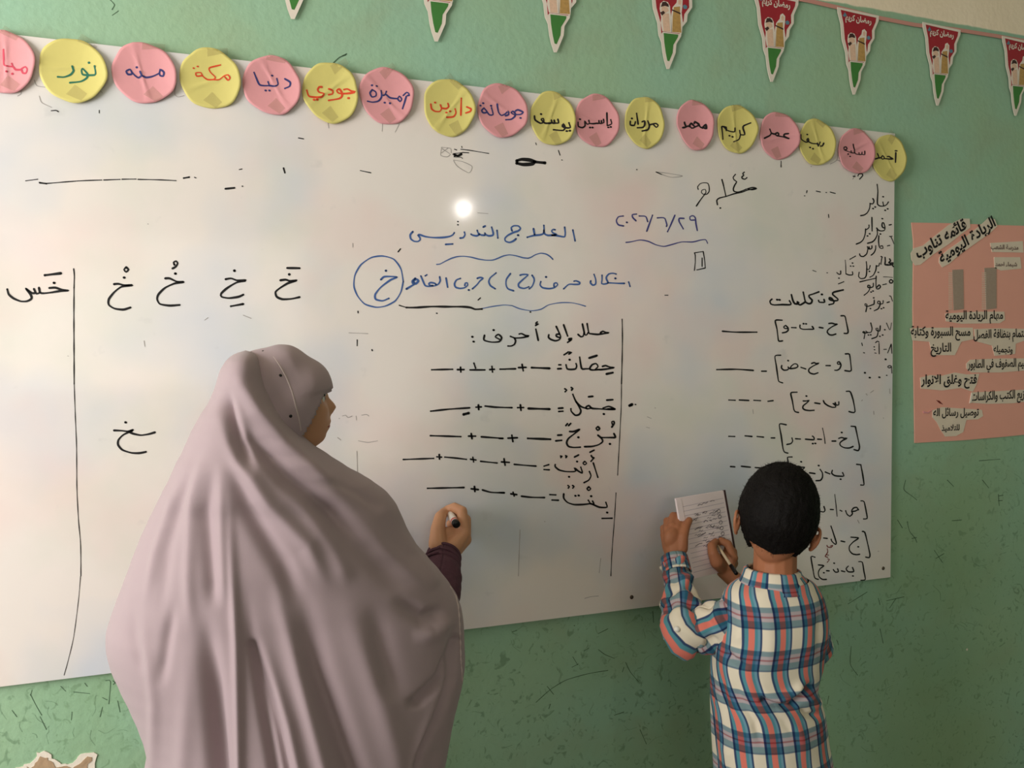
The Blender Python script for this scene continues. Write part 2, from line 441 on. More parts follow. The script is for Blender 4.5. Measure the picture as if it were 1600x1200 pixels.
tag(mb2.build('scuffs', M['scuff'], wall_front), kind='stuff')
def slab(name, poly, y_back, y_front, m, parent, place=None):
    """flat piece with thickness from an outline in frame pixels on the wall plane"""
    P = [W(x, y, 0) if place is None else place(x, y) for x, y in poly]; n = len(P)
    V = [Vector((p.x, -y_back, p.z)) for p in P] + [Vector((p.x, -y_front, p.z)) for p in P]
    F = [tuple(range(n - 1, -1, -1)), tuple(range(n, 2 * n))] + [(i, (i + 1) % n, n + (i + 1) % n, n + i) for i in range(n)]
    o = newobj(name, V, F, m, parent)
    return o
chip = [(24, 1198), (40, 1194), (55, 1186), (60, 1176), (68, 1174), (80, 1180), (92, 1190), (108, 1192), (122, 1184), (134, 1176), (148, 1176), (152, 1182), (146, 1194), (150, 1212), (128, 1228), (96, 1236), (60, 1232), (34, 1222)]
_r = random.Random(5)
chip = [(p.x + _r.uniform(-2.5, 2.5), p.y + _r.uniform(-2, 2)) for p in catmull([Vector(q) for q in chip], 5)]
slab('broken_paint_edge', chip, .0002, .0022, M['plaster_white'], wall_front)
inner = [(40, 1200), (58, 1192), (64, 1182), (72, 1184), (88, 1196), (112, 1198), (126, 1190), (138, 1182), (145, 1184), (138, 1198), (140, 1210), (120, 1222), (92, 1228), (62, 1224)]
inner = [(p.x + _r.uniform(-3, 3), p.y + _r.uniform(-4, 2.5)) for p in catmull([Vector(q) for q in inner], 5)]
slab('bare_plaster', inner, .001, .0032, M['plaster_raw'], wall_front)
newobj('nail_hole', *sphere_data(W(1511, 1015, 0), (.004, .001, .004), 8, 6), M['plaster_white'], wall_front)
# ---------------------------------------------------------------- the whiteboard and its writing
BT = .016                                              # board face stands 12 mm off the wall
tl, br = W(160, 67, BT), W(1396, 902, BT)
ztop = (W(160, 67.5, BT).z + W(1396, 210, BT).z) / 2; zbot = (W(0, 1073, BT).z + W(1391, 902, BT).z) / 2
xr = (W(1398, 300, BT).x + W(1391, 880, BT).x) / 2; xl = xr - 2.4 * (ztop - zbot) / 1.2
board = empty('whiteboard', (xl, 0, zbot)); tag(board, 'wide frameless whiteboard screwed to the green wall, covered in marker writing', 'whiteboard')
mbb = MB(); mbb.box(xl, xr, -BT, -.005, zbot, ztop)
panel = mbb.build('board_panel', M['board'], board)
panel.data.materials.append(M['board_edge'])
for p in panel.data.polygons: p.material_index = 0 if p.normal.y < -.9 else 1
INK = lambda x, y: W(x, y, BT + .0005)
def write(label, m, w, *parts):
    mb = MB()
    for part in parts:
        ww = part[2] if len(part) > 2 else w
        ink(mb, part[0], part[1], ww, INK)
    o = mb.build('marker_writing', M[m], board)
    if label: o['label'] = label
    o['kind'] = 'stuff'
    return o
A1 = (0, 300, 4); A2 = (400, 300, 4); A3 = (800, 300, 4); B1 = (0, 600, 4); B2 = (400, 600, 4); B3 = (800, 600, 4)
write('black syllable at the far left of the line', 'black', 3.6, (A1, '308 600 345 598 385 610 428 616 380 618 320 628 270 633 250 628 243 598;250 628 228 636 212 606;222 630 200 632 160 602 190 640 197 665 170 682 130 683 85 665 55 640 45 608;338 568'), (A1, '280 520 380 508', 4.4))
write('black letter with a small ring above', 'black', 3.6, (A1, '788 470 803 485 788 500 775 485 788 470;776 535;712 576 740 574 775 582 827 582 760 592 715 625 680 670 680 705 715 728 770 735 815 722'))
write('black letter with a comma mark above', 'black', 3.6, (A1, '1090 455 1085 440 1100 432 1110 445 1100 465 1078 478;1096 510;1032 540 1060 540 1105 560 1148 562 1090 572 1030 600 990 640 982 670 1000 700 1060 710 1122 706'))
write('black letter with a dash below', 'black', 3.6, (A1, '1465 492;1410 545 1445 540 1480 552 1535 553 1480 565 1420 600 1382 635 1385 655 1430 663 1490 655 1520 642;1443 714 1520 700'))
write('black letter with a dash above', 'black', 3.6, (A2, '195 475 272 476;208 515;152 552 185 548 210 555 255 552 200 570 150 600 122 625 130 655 165 670 220 668 272 657'))
write('lone black letter left of the veiled person', 'black', 3.4, (B1, '785 240;712 290 760 292 800 296 830 287;805 298 830 310 880 320 930 313 968 302;825 292 770 318 740 350 738 380 765 412 820 430 870 432 912 424'))
write('long black vertical line on the left', 'black', 1.4, (A1, '460 480 464 520 462 600;462 600 461 800 462 1000 463 1200', 2.0), (B1, '463 0 470 200 478 400 480 650 490 850 503 1000 505 1200'), ((0, 900, 4), '503 0 490 150 460 380 425 530 400 620', 1.0))
write('long dark line under the paper circles', 'black', 1.8, ((0, 0, 4), '245 1140 290 1146 370 1140 500 1130 635 1125;648 1125 750 1121;762 1120 850 1119;862 1121 1000 1124 1100 1129'), ((0, 0, 4), '248 1142 290 1148;1148 1113 1182 1107;1408 1180 1465 1174', 3), ((0, 0, 4), '1215 1108 1225 1112;160 1130 235 1120;1515 1164;1495 1060 1512 1056;320 692 350 690 365 698;620 690 620 705', 1.6), ((400, 0, 4), '172 1050 180 1080', 2.6), ((400, 0, 4), '652 1066 718 1080;265 862 298 868', 1.6))
write('smeared black blot and streaks', 'black', 1.4, ((640, 100, 8), '560 1065 590 1075;545 1120 600 1115 660 1110 600 1140 550 1160 640 1165 660 1180;640 1065 760 1080 990 1118;650 1030 655 1045;660 1105 740 1110;540 1130 570 1150'), ((640, 100, 8), '560 1125 600 1150 650 1130', 3), ((800, 0, 4), '30 1005 60 996 110 1000 150 1012 205 1018;30 1020 70 1028 130 1024 140 1010', 5.5), ((800, 0, 4), '148 893 152 905;780 1060;900 1075 935 1090;312 1000;290 940 300 970'))
write('faded grey scribbles', 'faint', 1.0, ((640, 100, 8), '400 1040 390 1140 470 1160 510 1130;400 1040 510 1055 520 1110;410 1060 500 1120;400 1110 480 1050'), ((400, 0, 4), '1235 1000 1290 1010 1350 1040 1330 1080 1260 1040 1235 1005;790 775 788 820;895 775 870 825;450 770 455 800'), ((800, 0, 4), '905 1075 970 1082 1065 1100 1000 1108 950 1095 905 1075;420 760 560 0;' .replace('420 760 560 0;', '') + '440 40'), ((0, 0, 4), '215 500 230 535 280 545;245 600 260 640 320 670;1100 520 1092 585 1110 605 1150 598;620 560 640 580;130 560 132 585 110 600'), (B2, '520 215;540 200 560 195 575 210 600 200;625 200 628 225;660 195 690 190 705 200;510 335 530 350;640 355 700 365 760 355;630 420 635 600'), ((800, 600, 4), '845 205 870 215;840 270 860 275;205 860;50 910 40 1200;555 1090 545 1180;1505 160 1508 185;895 150'), ((0, 300, 4), '1280 800 1300 785;1520 770 1570 790;900 930 905 965;425 1025;925 200'), ((400, 300, 4), '1385 130 1450 135;580 880 700 885;605 320 605 345'), ((1200, 0, 4), '80 1010 85 1045;270 1040;440 940 430 1000 390 1025;430 1000 460 1010;530 1120 545 1090'), ((1200, 600, 4), '612 60 620 70;640 55 660 40;585 105 590 100;660 170 662 190;720 210 722 215;760 30 762 60;560 850 570 870;690 1045'), ((800, 900, 4), '455 140 490 130 540 125'))
write('blue marker heading', 'blue', 3.0, ((630, 330, 8), '120 255 88 295 95 345 135 375 185 378 212 355 205 325 185 298 210 295 280 318 380 330 500 328 580 315 620 295 638 270;530 415 618 410;765 262 772 295 750 330 710 336;1105 200 1125 270 1120 300 1070 308 1035 295 1020 275;1020 300 975 298 935 270 925 240;950 290 920 308 870 300 848 287;1000 198 1025 185;1172 240 1182 335;1360 245 1350 205 1385 182 1440 185 1465 215 1440 245 1380 265 1310 300 1270 340 1280 375 1330 390 1380 370 1410 345;1436 300'),
      ((820, 330, 8), '30 326 110 304 190 296 230 280 240 240 238 178;108 218 122 292;238 240 250 285 290 302 340 300 400 292 350 270 335 245 355 228 378 232;340 300 400 305 480 320 500 315 505 270 498 200;600 235 628 370'))
write('blue wavy underline below the heading', 'blue', 2.0, ((630, 330, 8), '418 665 460 660 520 628 600 590 680 567 760 563 850 575 940 598 1040 612 1120 610 1180 590 1250 560 1330 545 1420 560 1500 582 1560 588'), ((820, 330, 8), '40 588 80 575 130 545 200 525 270 538 320 570 350 602'))
write('violet handwritten date', 'violet', 2.4, (A3, '695 150 665 155 652 180 665 205 697 212;718 190;778 138 752 142 755 160 775 180;795 150 835 153 848 185;878 145 860 195 842 245;908 162 935 160 955 165 968 205 965 215;1018 145 990 210 972 248;1075 165 1045 165 1045 185 1070 230;1140 175 1115 175 1112 155 1130 148 1145 160 1150 200 1158 240'), (A3, '712 315 740 312 800 300 850 308 900 330 950 340 1000 328 1060 312 1130 312 1180 300 1210 298 1222 320', 1.9))
write('boxed black numeral one', 'black', 1.7, (A3, '1140 490 1145 440 1145 395 1140 380;1140 380 1195 372;1195 372 1203 420 1208 475;1208 475 1155 487;1188 412 1188 465'))
write('struck dark year figures', 'black', 2.1, ((1060, 240, 10), '680 405 705 500 740 660;890 325 855 370 870 410 910 440 880 490 858 550 870 590 930 600 1000 580 1060 555;1030 290 1005 310 1020 340 990 365 1000 390 1040 400 1070 375;740 670 880 625 1000 600 1080 570 1220 545;1080 548 1160 530 1220 545 1150 565 1080 550;655 850;400 650 340 730 280 820;610 800 600 730 640 695 740 670'), ((1060, 240, 10), '310 560 300 520 340 470 400 455 460 465 480 520 480 590 450 630 400 640 360 610 370 570 420 560 430 610 400 640', 1.6))
write('blue letter in a drawn circle', 'blue', 2.4, (A2, '920 560 905 480 860 420 790 400 720 410 655 455 618 520 612 590 635 650 680 700 750 720 810 712 870 680 905 625 920 560', ), (A2, '780 548 800 530 840 528 882 532 840 550 780 595 745 640 748 670 790 680 830 665;812 492', 3.0))
write('blue second line of the heading', 'blue', 2.7, ((630, 330, 8), '220 810 250 880 275 930 320 940 400 930 440 910 462 870 455 820;370 930 330 925 320 905 345 892 390 900 410 915;275 808 295 795;535 835 555 950;715 840 665 860 640 910 655 950 710 965 770 955 805 925 800 895 775 900 770 930;820 985;925 840 960 828 998 838 960 870 920 920 865 970;1160 772 1090 830 1070 880 1090 930 1150 970;1340 780 1290 850 1285 920 1310 970 1380 995;1460 800 1500 790 1560 795 1500 850 1440 910 1450 950 1510 965 1570 945'), ((630, 330, 8), '150 840 115 870 120 900 160 905 190 870 160 850 130 880 150 905 110 930 40 972', 3.6),
      ((820, 330, 8), '90 800 115 840 115 880 90 940 55 970;200 880 190 920 220 955 300 968 370 955 410 920 395 895 365 905 365 940;265 822;615 875 640 870 685 890 680 912 620 915 550 915 485 970;865 790 885 850 885 910 850 925 820 895 825 870;965 800 965 860 960 905 1000 910 1040 895 1020 850 1020 820 1050 785 1100 775 1140 785;1040 895 1100 898 1180 902 1245 902;1132 840;1298 885 1315 940'))
write('black underline under the second line', 'black', 3.4, (A2, '940 722 1000 722 1100 716 1200 717 1290 717 1340 722 1370 733 1412 731'), (A2, '895 708 940 722;888 374 903 355;1388 675 1402 662;1130 758;1262 185;1262 205;637 745 638 755;632 925 632 960;724 985 727 992', 2.0), (A3, '115 750', 2))
write('thin blue end of that underline', 'blue', 1.6, (A2, '1412 728 1480 715 1550 706 1600 710'), (A3, '0 710 50 730 120 742 180 733 230 705 300 692 370 692 420 702 460 714'))
R = (780, 490, 8); Q = (780, 640, 6)
write('black instruction line above the word list', 'black', 2.9, (R, '1265 240 1295 220 1330 235 1375 240 1310 250 1230 260 1150 252 1120 240 1098 125;1110 240 1095 262 1070 262 1040 130;1060 230 1050 280 1020 290 985 260;805 140 855 280;905 310 870 315 875 330 905 325 855 360;712 160 740 220 768 290 750 325 700 340 640 320 615 295 620 265;755 255 715 260 715 285 755 300;458 195 488 335;475 105 455 120 465 130 492 125 455 148;250 255 280 250 330 275 372 280 290 300 200 305 140 285;190 305 205 340 190 385 150 405 110 405'), (A2, '1428 895 1425 925 1470 938 1520 935 1535 910 1515 890 1495 905 1520 920;1485 863;1352 905;1360 935'))
write('first word of the list with its blanks', 'black', 2.9, (R, '1290 660 1330 650 1380 668 1440 675 1360 690 1280 700 1230 700;1280 700 1160 705 1130 690 1160 640 1210 625 1235 660 1200 700;1130 690 1080 690 1030 685 1005 545;835 640 850 690 900 698 955 690 968 655 960 625;880 576;810 515 850 490;860 480 905 485 870 505;745 640 770 640;730 690 775 688;240 675 335 672;285 635 300 715;10 695 205 690'), (R, '1340 755 1420 738;1125 555 1220 525;405 675 630 685', 3.6), (A2, '1460 1110 1490 1108;1474 1090 1478 1125;1338 1112 1430 1112;1362 1070 1372 1100;1258 1110 1300 1110;1278 1095 1280 1125;1098 1111 1228 1108;1525 1108 1560 1107'))
write('second word of the list with its blanks', 'black', 3.0, (B3, '570 150 605 140 640 157 590 158 540 155 500 152 480 135 462 145 470 155 500 150;470 155 430 140 400 110 380 65;400 110 430 165 420 190 395 195 370 170 368 155;592 101 630 98;478 80 505 77;330 30 342 38 332 48;370 22 380 28 372 38;574 188;290 152 318 150;292 172 318 170;35 148 72 147;52 130 56 165'), (B3, '102 153 235 157;600 157 642 157', 3.8), (B2, '1092 170 1200 158 1335 149;1375 145 1408 143;1390 130 1392 160;1432 138 1500 145 1600 148'), (B2, '1298 190 1328 182', 5), (B3, '735 135 750 128', 5), (B3, '772 128', 2))
write('third word of the list with its blanks', 'black', 3.0, (Q, '1075 225 1090 260 1040 262 960 262;925 240 960 270 970 300 930 330 870 345 800 348;660 205 700 205 755 185 700 230 650 270 632 310 650 345 700 355 760 352;742 260;1038 322;1060 135 1055 115 1075 110 1078 130 1055 165;925 160 942 178 924 194 908 174 925 160;625 150 640 132;650 150 670 130;548 240 585 238;530 293 585 288;82 268 170 264;118 240 128 300;0 270 35 270'), (Q, '268 270 480 278', 3.6), (B2, '1090 323 1280 329;1328 326 1372 326;1345 310 1350 342;1408 330 1543 340'))
write('fourth word of the list with its blanks', 'black', 2.7, (Q, '882 500 925 635;862 430 875 450 890 450 860 485;850 400 890 380;845 580 860 620 840 660 795 685;765 540 780 595 740 575 705 545 718 575 690 582 620 580 560 565 525 535 525 515;730 487;655 630;802 486 819 502 802 518 786 502 802 486;705 445 745 425;575 435 590 437 578 450;622 432 635 438 625 450;420 530 465 516;420 562 470 565;140 513 240 522 345 530;20 490 95 495;45 460 55 522'), (B2, '920 472 1110 465;1130 455 1160 457;1145 440 1147 470;1180 457 1250 463 1315 471;1340 470 1375 475;1355 458 1360 487;1403 483 1507 494'))
write('fifth word of the list with its blanks', 'black', 2.9, (Q, '605 790 605 830 640 870 700 890 780 890 850 880 835 850;850 880 890 890 875 858;880 890 940 915 1010 915 1000 870;715 808;745 805;862 812;1012 965;840 724 857 742 840 758 823 742 840 724;965 1020 1058 1018;645 712 658 722 648 735;688 712 702 722 690 735;475 797 530 800;495 848 555 850;208 812 300 822 425 825;108 790 165 797;130 775 140 810;0 778 45 780'), (B2, '1072 652 1300 647;1345 655 1390 660;1365 640 1368 672;1415 662 1470 677 1552 680'))
write('thin black vertical divider', 'black', 1.9, (A3, '688 795 690 900 688 1050 684 1200'), (B3, '684 0 682 150 672 350 660 570;650 680 640 850 625 1050 618 1200', 1.4))
K = (1190, 440, 10); K2 = (1190, 550, 10); K3 = (1200, 650, 10); K4 = (1240, 760, 7.5)
write('black instruction above the bracketed letters', 'black', 2.9, (K, '1275 130 1130 165 1110 200 1190 270 1185 295 1130 300 1085 290 1060 275 1060 250 1095 262 1130 310 1120 345 1055 360;890 295 900 320 950 325 985 320 975 280;942 200;895 160 800 195 740 215 750 250 790 290 775 335 740 345 700 330 680 300 650 165;680 320 640 345 600 365 560 340 555 310 580 330;560 350 520 345 490 300 465 205;160 275 130 305 145 350 200 365 320 360 440 362 460 345 435 300;243 283;280 285'))
write('first bracketed letters', 'black', 2.4, (K, '1240 535 1300 540 1325 640 1352 780 1335 810 1290 808;320 603 215 608 240 740 262 915 285 932 328 925;1050 655 1100 650 1150 665 1185 665 1110 700 1040 750 1025 790 1060 830 1110 835 1160 818;900 715 960 725;600 680 600 725 650 745 740 745 815 742 790 700;655 658;695 660;470 718 538 720;400 735 360 730 345 710 375 685 410 720 415 760 380 790 325 800'), (A3, '1315 870 1400 876 1530 876', 2.6))
write('second bracketed letters', 'black', 2.3, (K2, '1308 30 1370 35 1390 150 1400 290 1350 298 1300 290;298 50 210 65 230 220 255 400 270 460 328 482;1230 190 1190 190 1185 165 1210 150 1240 200 1220 260 1180 285 1145 285;1005 212 1075 213;780 180 820 165 850 180 900 175 820 210 745 260 735 300 760 330 820 345 880 325;615 240 690 265;315 210 310 250 350 285 405 278 425 255 415 235;415 240 445 260 530 250 568 225 550 190 510 185 460 225 450 258;415 135;0 300 75 300'), (A3, '1280 1110 1400 1108 1508 1115', 2.6))
write('third bracketed letters', 'black', 2.4, (K2, '1325 615 1385 622 1430 750 1460 930 1420 945 1365 930;552 628 458 640 480 760 505 900 530 935 578 945;1205 780 1205 825 1165 828 1150 790;1165 828 1110 800 1150 835 1160 860 1110 865 1040 840 985 800 965 760;830 795 912 808;650 765 700 765 745 755 700 800 650 840 645 880 680 905 750 915 820 910;700 688;100 770 180 760'), (B3, '1355 100 1395 102;1420 100 1480 103;1512 102 1553 104'))
write('fourth bracketed letters', 'black', 2.4, (K3, '1300 160 1365 165;1365 165 1400 330 1430 480 1410 540 1345 525;285 138 180 128 205 300 235 510 260 565 310 580;1105 350 1150 335 1190 350 1235 348 1170 380 1125 420 1130 460 1190 495 1270 500 1330 475;1152 258;1000 392 1060 392;775 362 835 365;585 362 650 368 720 370 715 330 695 315;700 432;740 428;430 355 505 360;375 345 385 390 360 430 295 445;50 343 105 343'), (K3, '852 190 880 320 892 430', 1.5), (B3, '1355 327 1392 328;1457 324 1500 328;1532 328 1572 332'))
write('fifth bracketed letters', 'black', 2.4, (K3, '1385 755 1450 762;1450 762 1480 920 1500 1060 1490 1080 1450 1078;375 640 305 645 312 700 318 770;435 790 480 785 520 800 575 802 530 845;518 715;648 888 735 900;815 835 850 890 850 960 820 1005 750 1010;792 775;895 875 965 905;1005 850 995 895 1040 930 1110 940 1185 938 1165 885;1135 988'), (B3, '1365 516 1393 518;1433 514 1490 520;1520 522 1580 527'))
write('sixth bracketed letters', 'black', 2.2, (K4, '790 170 825 178 850 290 862 375 820 382;760 270 720 290 680 290 700 255 740 245 760 275;680 290 690 320 660 350 625 325 610 285;545 280 565 290;430 270 465 272;300 290 350 300 368 280 355 235'), (K4, '482 95 495 200 510 350', 1.4))
write('seventh bracketed letters', 'black', 2.2, (K4, '805 528 835 540 870 680 895 800 885 835 845 828;672 595 760 605 700 650 655 700 655 750 690 790 740 800 775 795;758 708;555 640 600 650;438 465 470 560 500 660 490 680 450 645 440 620;352 605 395 610;270 575 300 570 310 600 290 610 285 590;205 715 225 722'))
write('eighth bracketed letters', 'black', 2.1, (K4, '765 882 805 888 825 1000 840 1090 790 1100;250 830 205 825 225 960 248 1070 290 1090;290 920 355 930 310 965 290 1010 300 1060 340 1090 385 1090;355 1012;385 988 418 990;465 975 490 1005 525 1000 515 965;475 900;560 990 600 1000;640 935 615 965 640 1000 705 998 690 950;695 1050'))
write('small dark red scribble', 'maroon', 1.5, (K4, '390 690 400 710 440 715 460 690 430 700;395 730 400 770 370 820 400 830;400 850 420 855 395 890;380 800 410 805'))
m1 = (1300, 260, 13.33); m2 = (1300, 330, 13.33); m3 = (1300, 400, 13.33); m4 = (1300, 480, 10)
write('black month name, topmost by the right edge', 'black', 2.1, (m1, '940 375 955 520 945 700 950 790 1000 825 1080 825 1140 795 1175 740;1060 745 1075 820;1065 632;1108 915;1160 885;850 670 875 720 850 780 790 770;795 775 780 880 730 970 660 1015 595 1025;855 878;900 845'), (m1, '540 200 560 160 620 150 640 190 575 265;440 205 480 210', 1.8))
write('second month name by the right edge', 'black', 2.1, (m2, '830 130 835 410;1100 350 1060 340 1040 300 1050 240 1080 250 1105 340 1090 400 1020 412 960 390 930 350;940 390 945 480 900 580 840 640 740 668;1048 155;1008 475;770 290 770 340 730 375 700 385;700 370 690 480 650 590 590 650 505 685;740 515;785 470;1190 288 1235 278'))
write('third month name by the right edge', 'black', 1.9, (m2, '975 510 970 640 985 740 1010 770 1060 775 1050 720 1010 730;910 720 905 800 870 870 815 915;830 720 830 770 790 790 770 740;770 790 735 740;740 740 745 800 720 890 650 945 590 930 575 890;1155 722 1200 712'), (m2, '1195 525 1225 530 1260 600 1290 680;1225 525 1255 520', 1.3))
write('short syllable left of the month names', 'black', 1.8, (m2, '375 1000 490 935', ), (m3, '428 148;388 210;445 212;290 370 350 395 430 390 425 330;100 345 140 380 180 375 180 310;145 462;135 580 245 535'), (m3, '275 85 285 200 290 370', 1.2))
write('fourth month name, underlined', 'black', 1.9, (m3, '1020 10 1045 20 1030 80 1020 170;715 120 725 250 715 400 680 460 600 470 555 430 565 340;720 270 770 280 795 200;990 150 970 210 920 200;925 200 910 300 860 400 790 440;965 340;780 320;580 540 700 510 900 465'), (m3, '1105 30 1110 100 1105 180 1160 180;1200 60 1220 100 1180 140 1230 150 1270 140 1260 200 1280 220;1150 190 1240 180', 2.4))
write('fifth month name by the right edge', 'black', 2.0, (m3, '920 420 915 560 925 680 980 680 1010 640 980 600 940 650;860 570 855 640 790 660 745 650 750 610 790 620 780 700 740 760 670 815;855 730;815 750;1060 598 1130 582;1225 490 1195 520 1210 560 1250 560 1268 520 1230 490'), (m3, '1070 435 1130 435 1260 445', 1.0))
write('sixth month name by the right edge', 'black', 1.9, (m3, '1065 930 1060 990 1000 1000 950 985 960 940 1000 950 1000 1020 960 1100 880 1140;1030 1098;1075 1078;880 920 875 1000 830 1020 780 1040 730 1050 690 1030 690 995 725 1010 720 1090 705 1160;868 872;800 1095;1145 970 1195 955'), (m3, '1195 830 1225 840 1260 940', 1.3))
write('seventh month name by the right edge', 'black', 1.9, (m4, '755 290 745 370 700 365 685 335 715 330 720 380 700 460 620 492;748 455;792 435;605 245 625 330 610 390 560 395 530 375;560 395 505 405 480 390 500 380 515 400 500 490;570 435;605 432;825 352'), (m4, '850 245 905 355 930 245', 1.2))
write('rubbed out month names at the bottom', 'black', 1.5, (m4, '925 575 900 640 870 715;925 580 935 720;810 660 850 658;735 565 738 730;680 555 710 530 735 545;660 620;665 665;670 715 690 720;465 560 475 600;490 710 510 715;930 930 895 950 870 930 890 915 925 920 935 1030;855 1065'), (m4, '838 815;590 1100;740 1095;515 1025', 2.6))
write('small stray marks near the year', 'black', 1.4, ((1180, 150, 6.667), '635 990 655 995 680 1000;740 1005;780 1000 835 1015;270 680 268 740;515 1040;535 1010 540 985'), ((1200, 300, 4), '378 140 380 160;280 490 300 497;370 505'), ((800, 300, 4), '955 645 975 645'))
for (x, y) in ((987, 933), (1380, 888)):
    c = W(x, y, BT); s = newobj('screw', *sphere_data(c, (.0055, .003, .0055), 12, 6), M['metal'], board, True)
rebase(board)

# ---------------------------------------------------------------- name circles
discs = [  # centre x, y, half width, half height (frame px), paper, ink, width, stroke source
 (5, 97, 52, 49.5, 'p', 'rosered', 3.0, (0, 60, 10), '50 170 55 300 60 410 120 430 200 440 240 485 320 490 350 470 400 450 430 490 410 550 360 545 340 500;180 390 200 440;100 515;190 550'),
 (115, 111, 53.5, 50.5, 'y', 'greenink', 3.2, (0, 60, 10), '1125 430 1145 500 1100 560 1000 600 900 598;1480 440 1495 540 1480 575 1380 575 1290 560 1270 500 1290 470 1370 560 1350 620 1260 670 1090 690;1390 380'),
 (226, 115, 50.5, 47.5, 'p', 'navyink', 3.0, (160, 60, 10), '585 515 610 575 560 610 500 570 450 510 430 480 370 510 400 560 460 550 450 510;610 575 680 605 780 590 890 540 900 485 960 530 950 590 900 580 890 540;535 448'),
 (329, 123.5, 47.5, 47.5, 'y', 'redink', 2.4, (280, 70, 8), '515 250 375 285 390 340 450 400 430 430 350 430 290 385 270 345 205 350 220 390 290 380;430 435 500 435 560 390 610 380 635 420 610 445 570 405;180 290;230 268'),
 (425, 134, 45, 46.5, 'p', 'navyink', 2.8, (280, 70, 8), '935 345 970 430 1010 500 1120 505 1110 460;1120 505 1200 515 1235 490 1220 420;1320 425 1385 470 1380 520 1320 545;1162 382;1080 568;1128 568'),
 (516.5, 145.5, 43, 48, 'y', 'redink', 3.2, (460, 80, 8), '155 490 180 560 260 575 340 570 370 530 310 510 290 480 310 445 345 445;245 608;285 605;430 470 480 490 475 530 430 540;620 480 660 475 710 505 755 520 690 530 600 530 550 520 530 490 560 470 590 510 595 560 560 590 430 612;675 590'),
 (604, 150, 42, 44.5, 'p', 'navyink', 2.7, (460, 80, 8), '915 625 980 635 1050 620 1090 570 1085 490;1090 550 1130 545 1150 500;1150 540 1200 580 1290 590 1310 560 1340 600 1320 630 1290 595;975 480 945 520 970 570 1020 555 1020 510 975 480;970 425;1030 435;1130 640;1195 650;1350 720 1375 640 1395 570;1360 555 1400 520 1430 545 1400 565 1430 560'),
 (701, 168.5, 39.5, 45, 'y', 'redink', 2.7, (640, 100, 8), '265 500 275 560 320 590 380 590 400 550 385 500 400 545 460 555 490 530 480 490;320 480;462 605;505 590;570 560 580 610 550 655 465 665;645 430 640 640;710 540 760 570 750 600 700 615'),
 (784, 173.5, 38.5, 42.5, 'p', 'navyink', 2.7, (640, 100, 8), '930 550 900 580 920 610 970 600 930 550;970 600 1000 635 1045 630 1025 545;1095 500 1115 600 1150 640 1200 620 1230 590 1240 630 1200 645;1320 590 1350 575 1410 610 1380 635 1300 630 1270 610 1290 590 1320 620 1310 660 1270 690 1205 695;885 520;920 490;1020 520;1380 680'),
 (862.5, 186, 34.5, 42.5, 'y', 'print', 2.9, (820, 120, 8), '120 490 130 540 200 580 240 560 235 520 205 530 250 575 300 580 340 570 335 540;340 570 375 580 370 540;375 575 425 575 415 530;205 465;545 580 560 640 510 640 470 620 480 590 500 630 480 670 360 660;520 682;555 680'),
 (931.5, 189, 34, 41.5, 'p', 'print', 2.5, (820, 120, 8), '665 570 670 620 720 635 755 610 750 550 780 590 810 580 800 545;810 580 860 585 900 580 930 580 930 545;930 580 960 580 960 545;960 580 990 570 985 530;1040 610 1080 590 1070 540;1025 450 1030 610;690 530;818 632;850 632;1040 635;1070 630'),
 (1005.5, 192, 30, 40.5, 'y', 'print', 2.6, (820, 120, 8), '1320 555 1320 600 1370 605 1385 560;1400 455 1420 590;1470 560 1500 550 1500 600 1480 630 1410 635;1340 520;1540 590 1560 590;1540 590 1560 570'.split(';1540 590 1560 590')[0]),
 (1084, 196.5, 29, 40, 'p', 'print', 3.0, (1000, 130, 8), '535 555 575 545 555 490;575 545 620 530 650 560 690 545 640 500 620 540;690 545 740 520 690 480 680 500;740 520 760 550 800 560 825 570 815 520 780 560'),
 (1150, 202, 30.5, 38, 'y', 'print', 2.5, (1000, 130, 8), '1375 500 1300 530 1290 560 1310 640 1260 640 1250 590;1260 640 1240 700 1175 730;1190 560 1185 605 1130 600 1080 580 1050 545 1020 540 1080 550 1080 590;1020 545 1030 620 1035 700;1122 655;1160 668'),
 (1216, 212.5, 30, 37, 'p', 'print', 2.6, (1180, 150, 6.667), '155 345 170 385 155 410 95 440;170 385 205 395 235 380 250 395 235 415 215 400;235 412 290 425 355 445 325 435 300 415 310 395 345 392'),
 (1274.5, 223, 27.5, 36.5, 'y', 'print', 2.3, (1180, 150, 6.667), '475 405 480 450 530 480 560 470 555 440 540 460 590 490 640 495 650 490;660 520 700 520 715 490;650 495 660 515 680 480;545 400;575 535;605 548'),
 (1336, 237, 27.5, 35.5, 'p', 'print', 1.9, (1180, 150, 6.667), '1140 575 1140 612 1115 605 1115 585;1115 605 1090 610 1085 590;1085 608 1045 595 1025 500;1040 592 1005 590 1000 570;1003 588 975 580 955 570 930 560 925 535 950 530 960 550 940 560;968 605;992 628'),
 (1387, 247, 25.5, 36.5, 'y', 'print', 2.2, (1180, 150, 6.667), '1275 600 1290 640 1245 658;1290 645 1315 640 1330 620 1350 640 1335 658 1315 645;1350 650 1390 655 1440 655 1415 640 1400 628 1380 630;1465 590 1462 690;1460 570 1475 572')]
ORD = ['first', 'second', 'third', 'fourth', 'fifth', 'sixth', 'seventh', 'eighth', 'ninth']
inkword = {'rosered': 'rose', 'greenink': 'green', 'navyink': 'navy', 'redink': 'orange-red', 'print': 'black'}
extra12 = ((1000, 130, 8), '100 470 120 530 100 580 30 595;115 520 160 510 195 505 220 530 200 555 170 520')
extra_lab = {0: 'cut off by the left picture edge', 17: 'overhanging the right board corner', 12: 'folded inward at its lower left'}
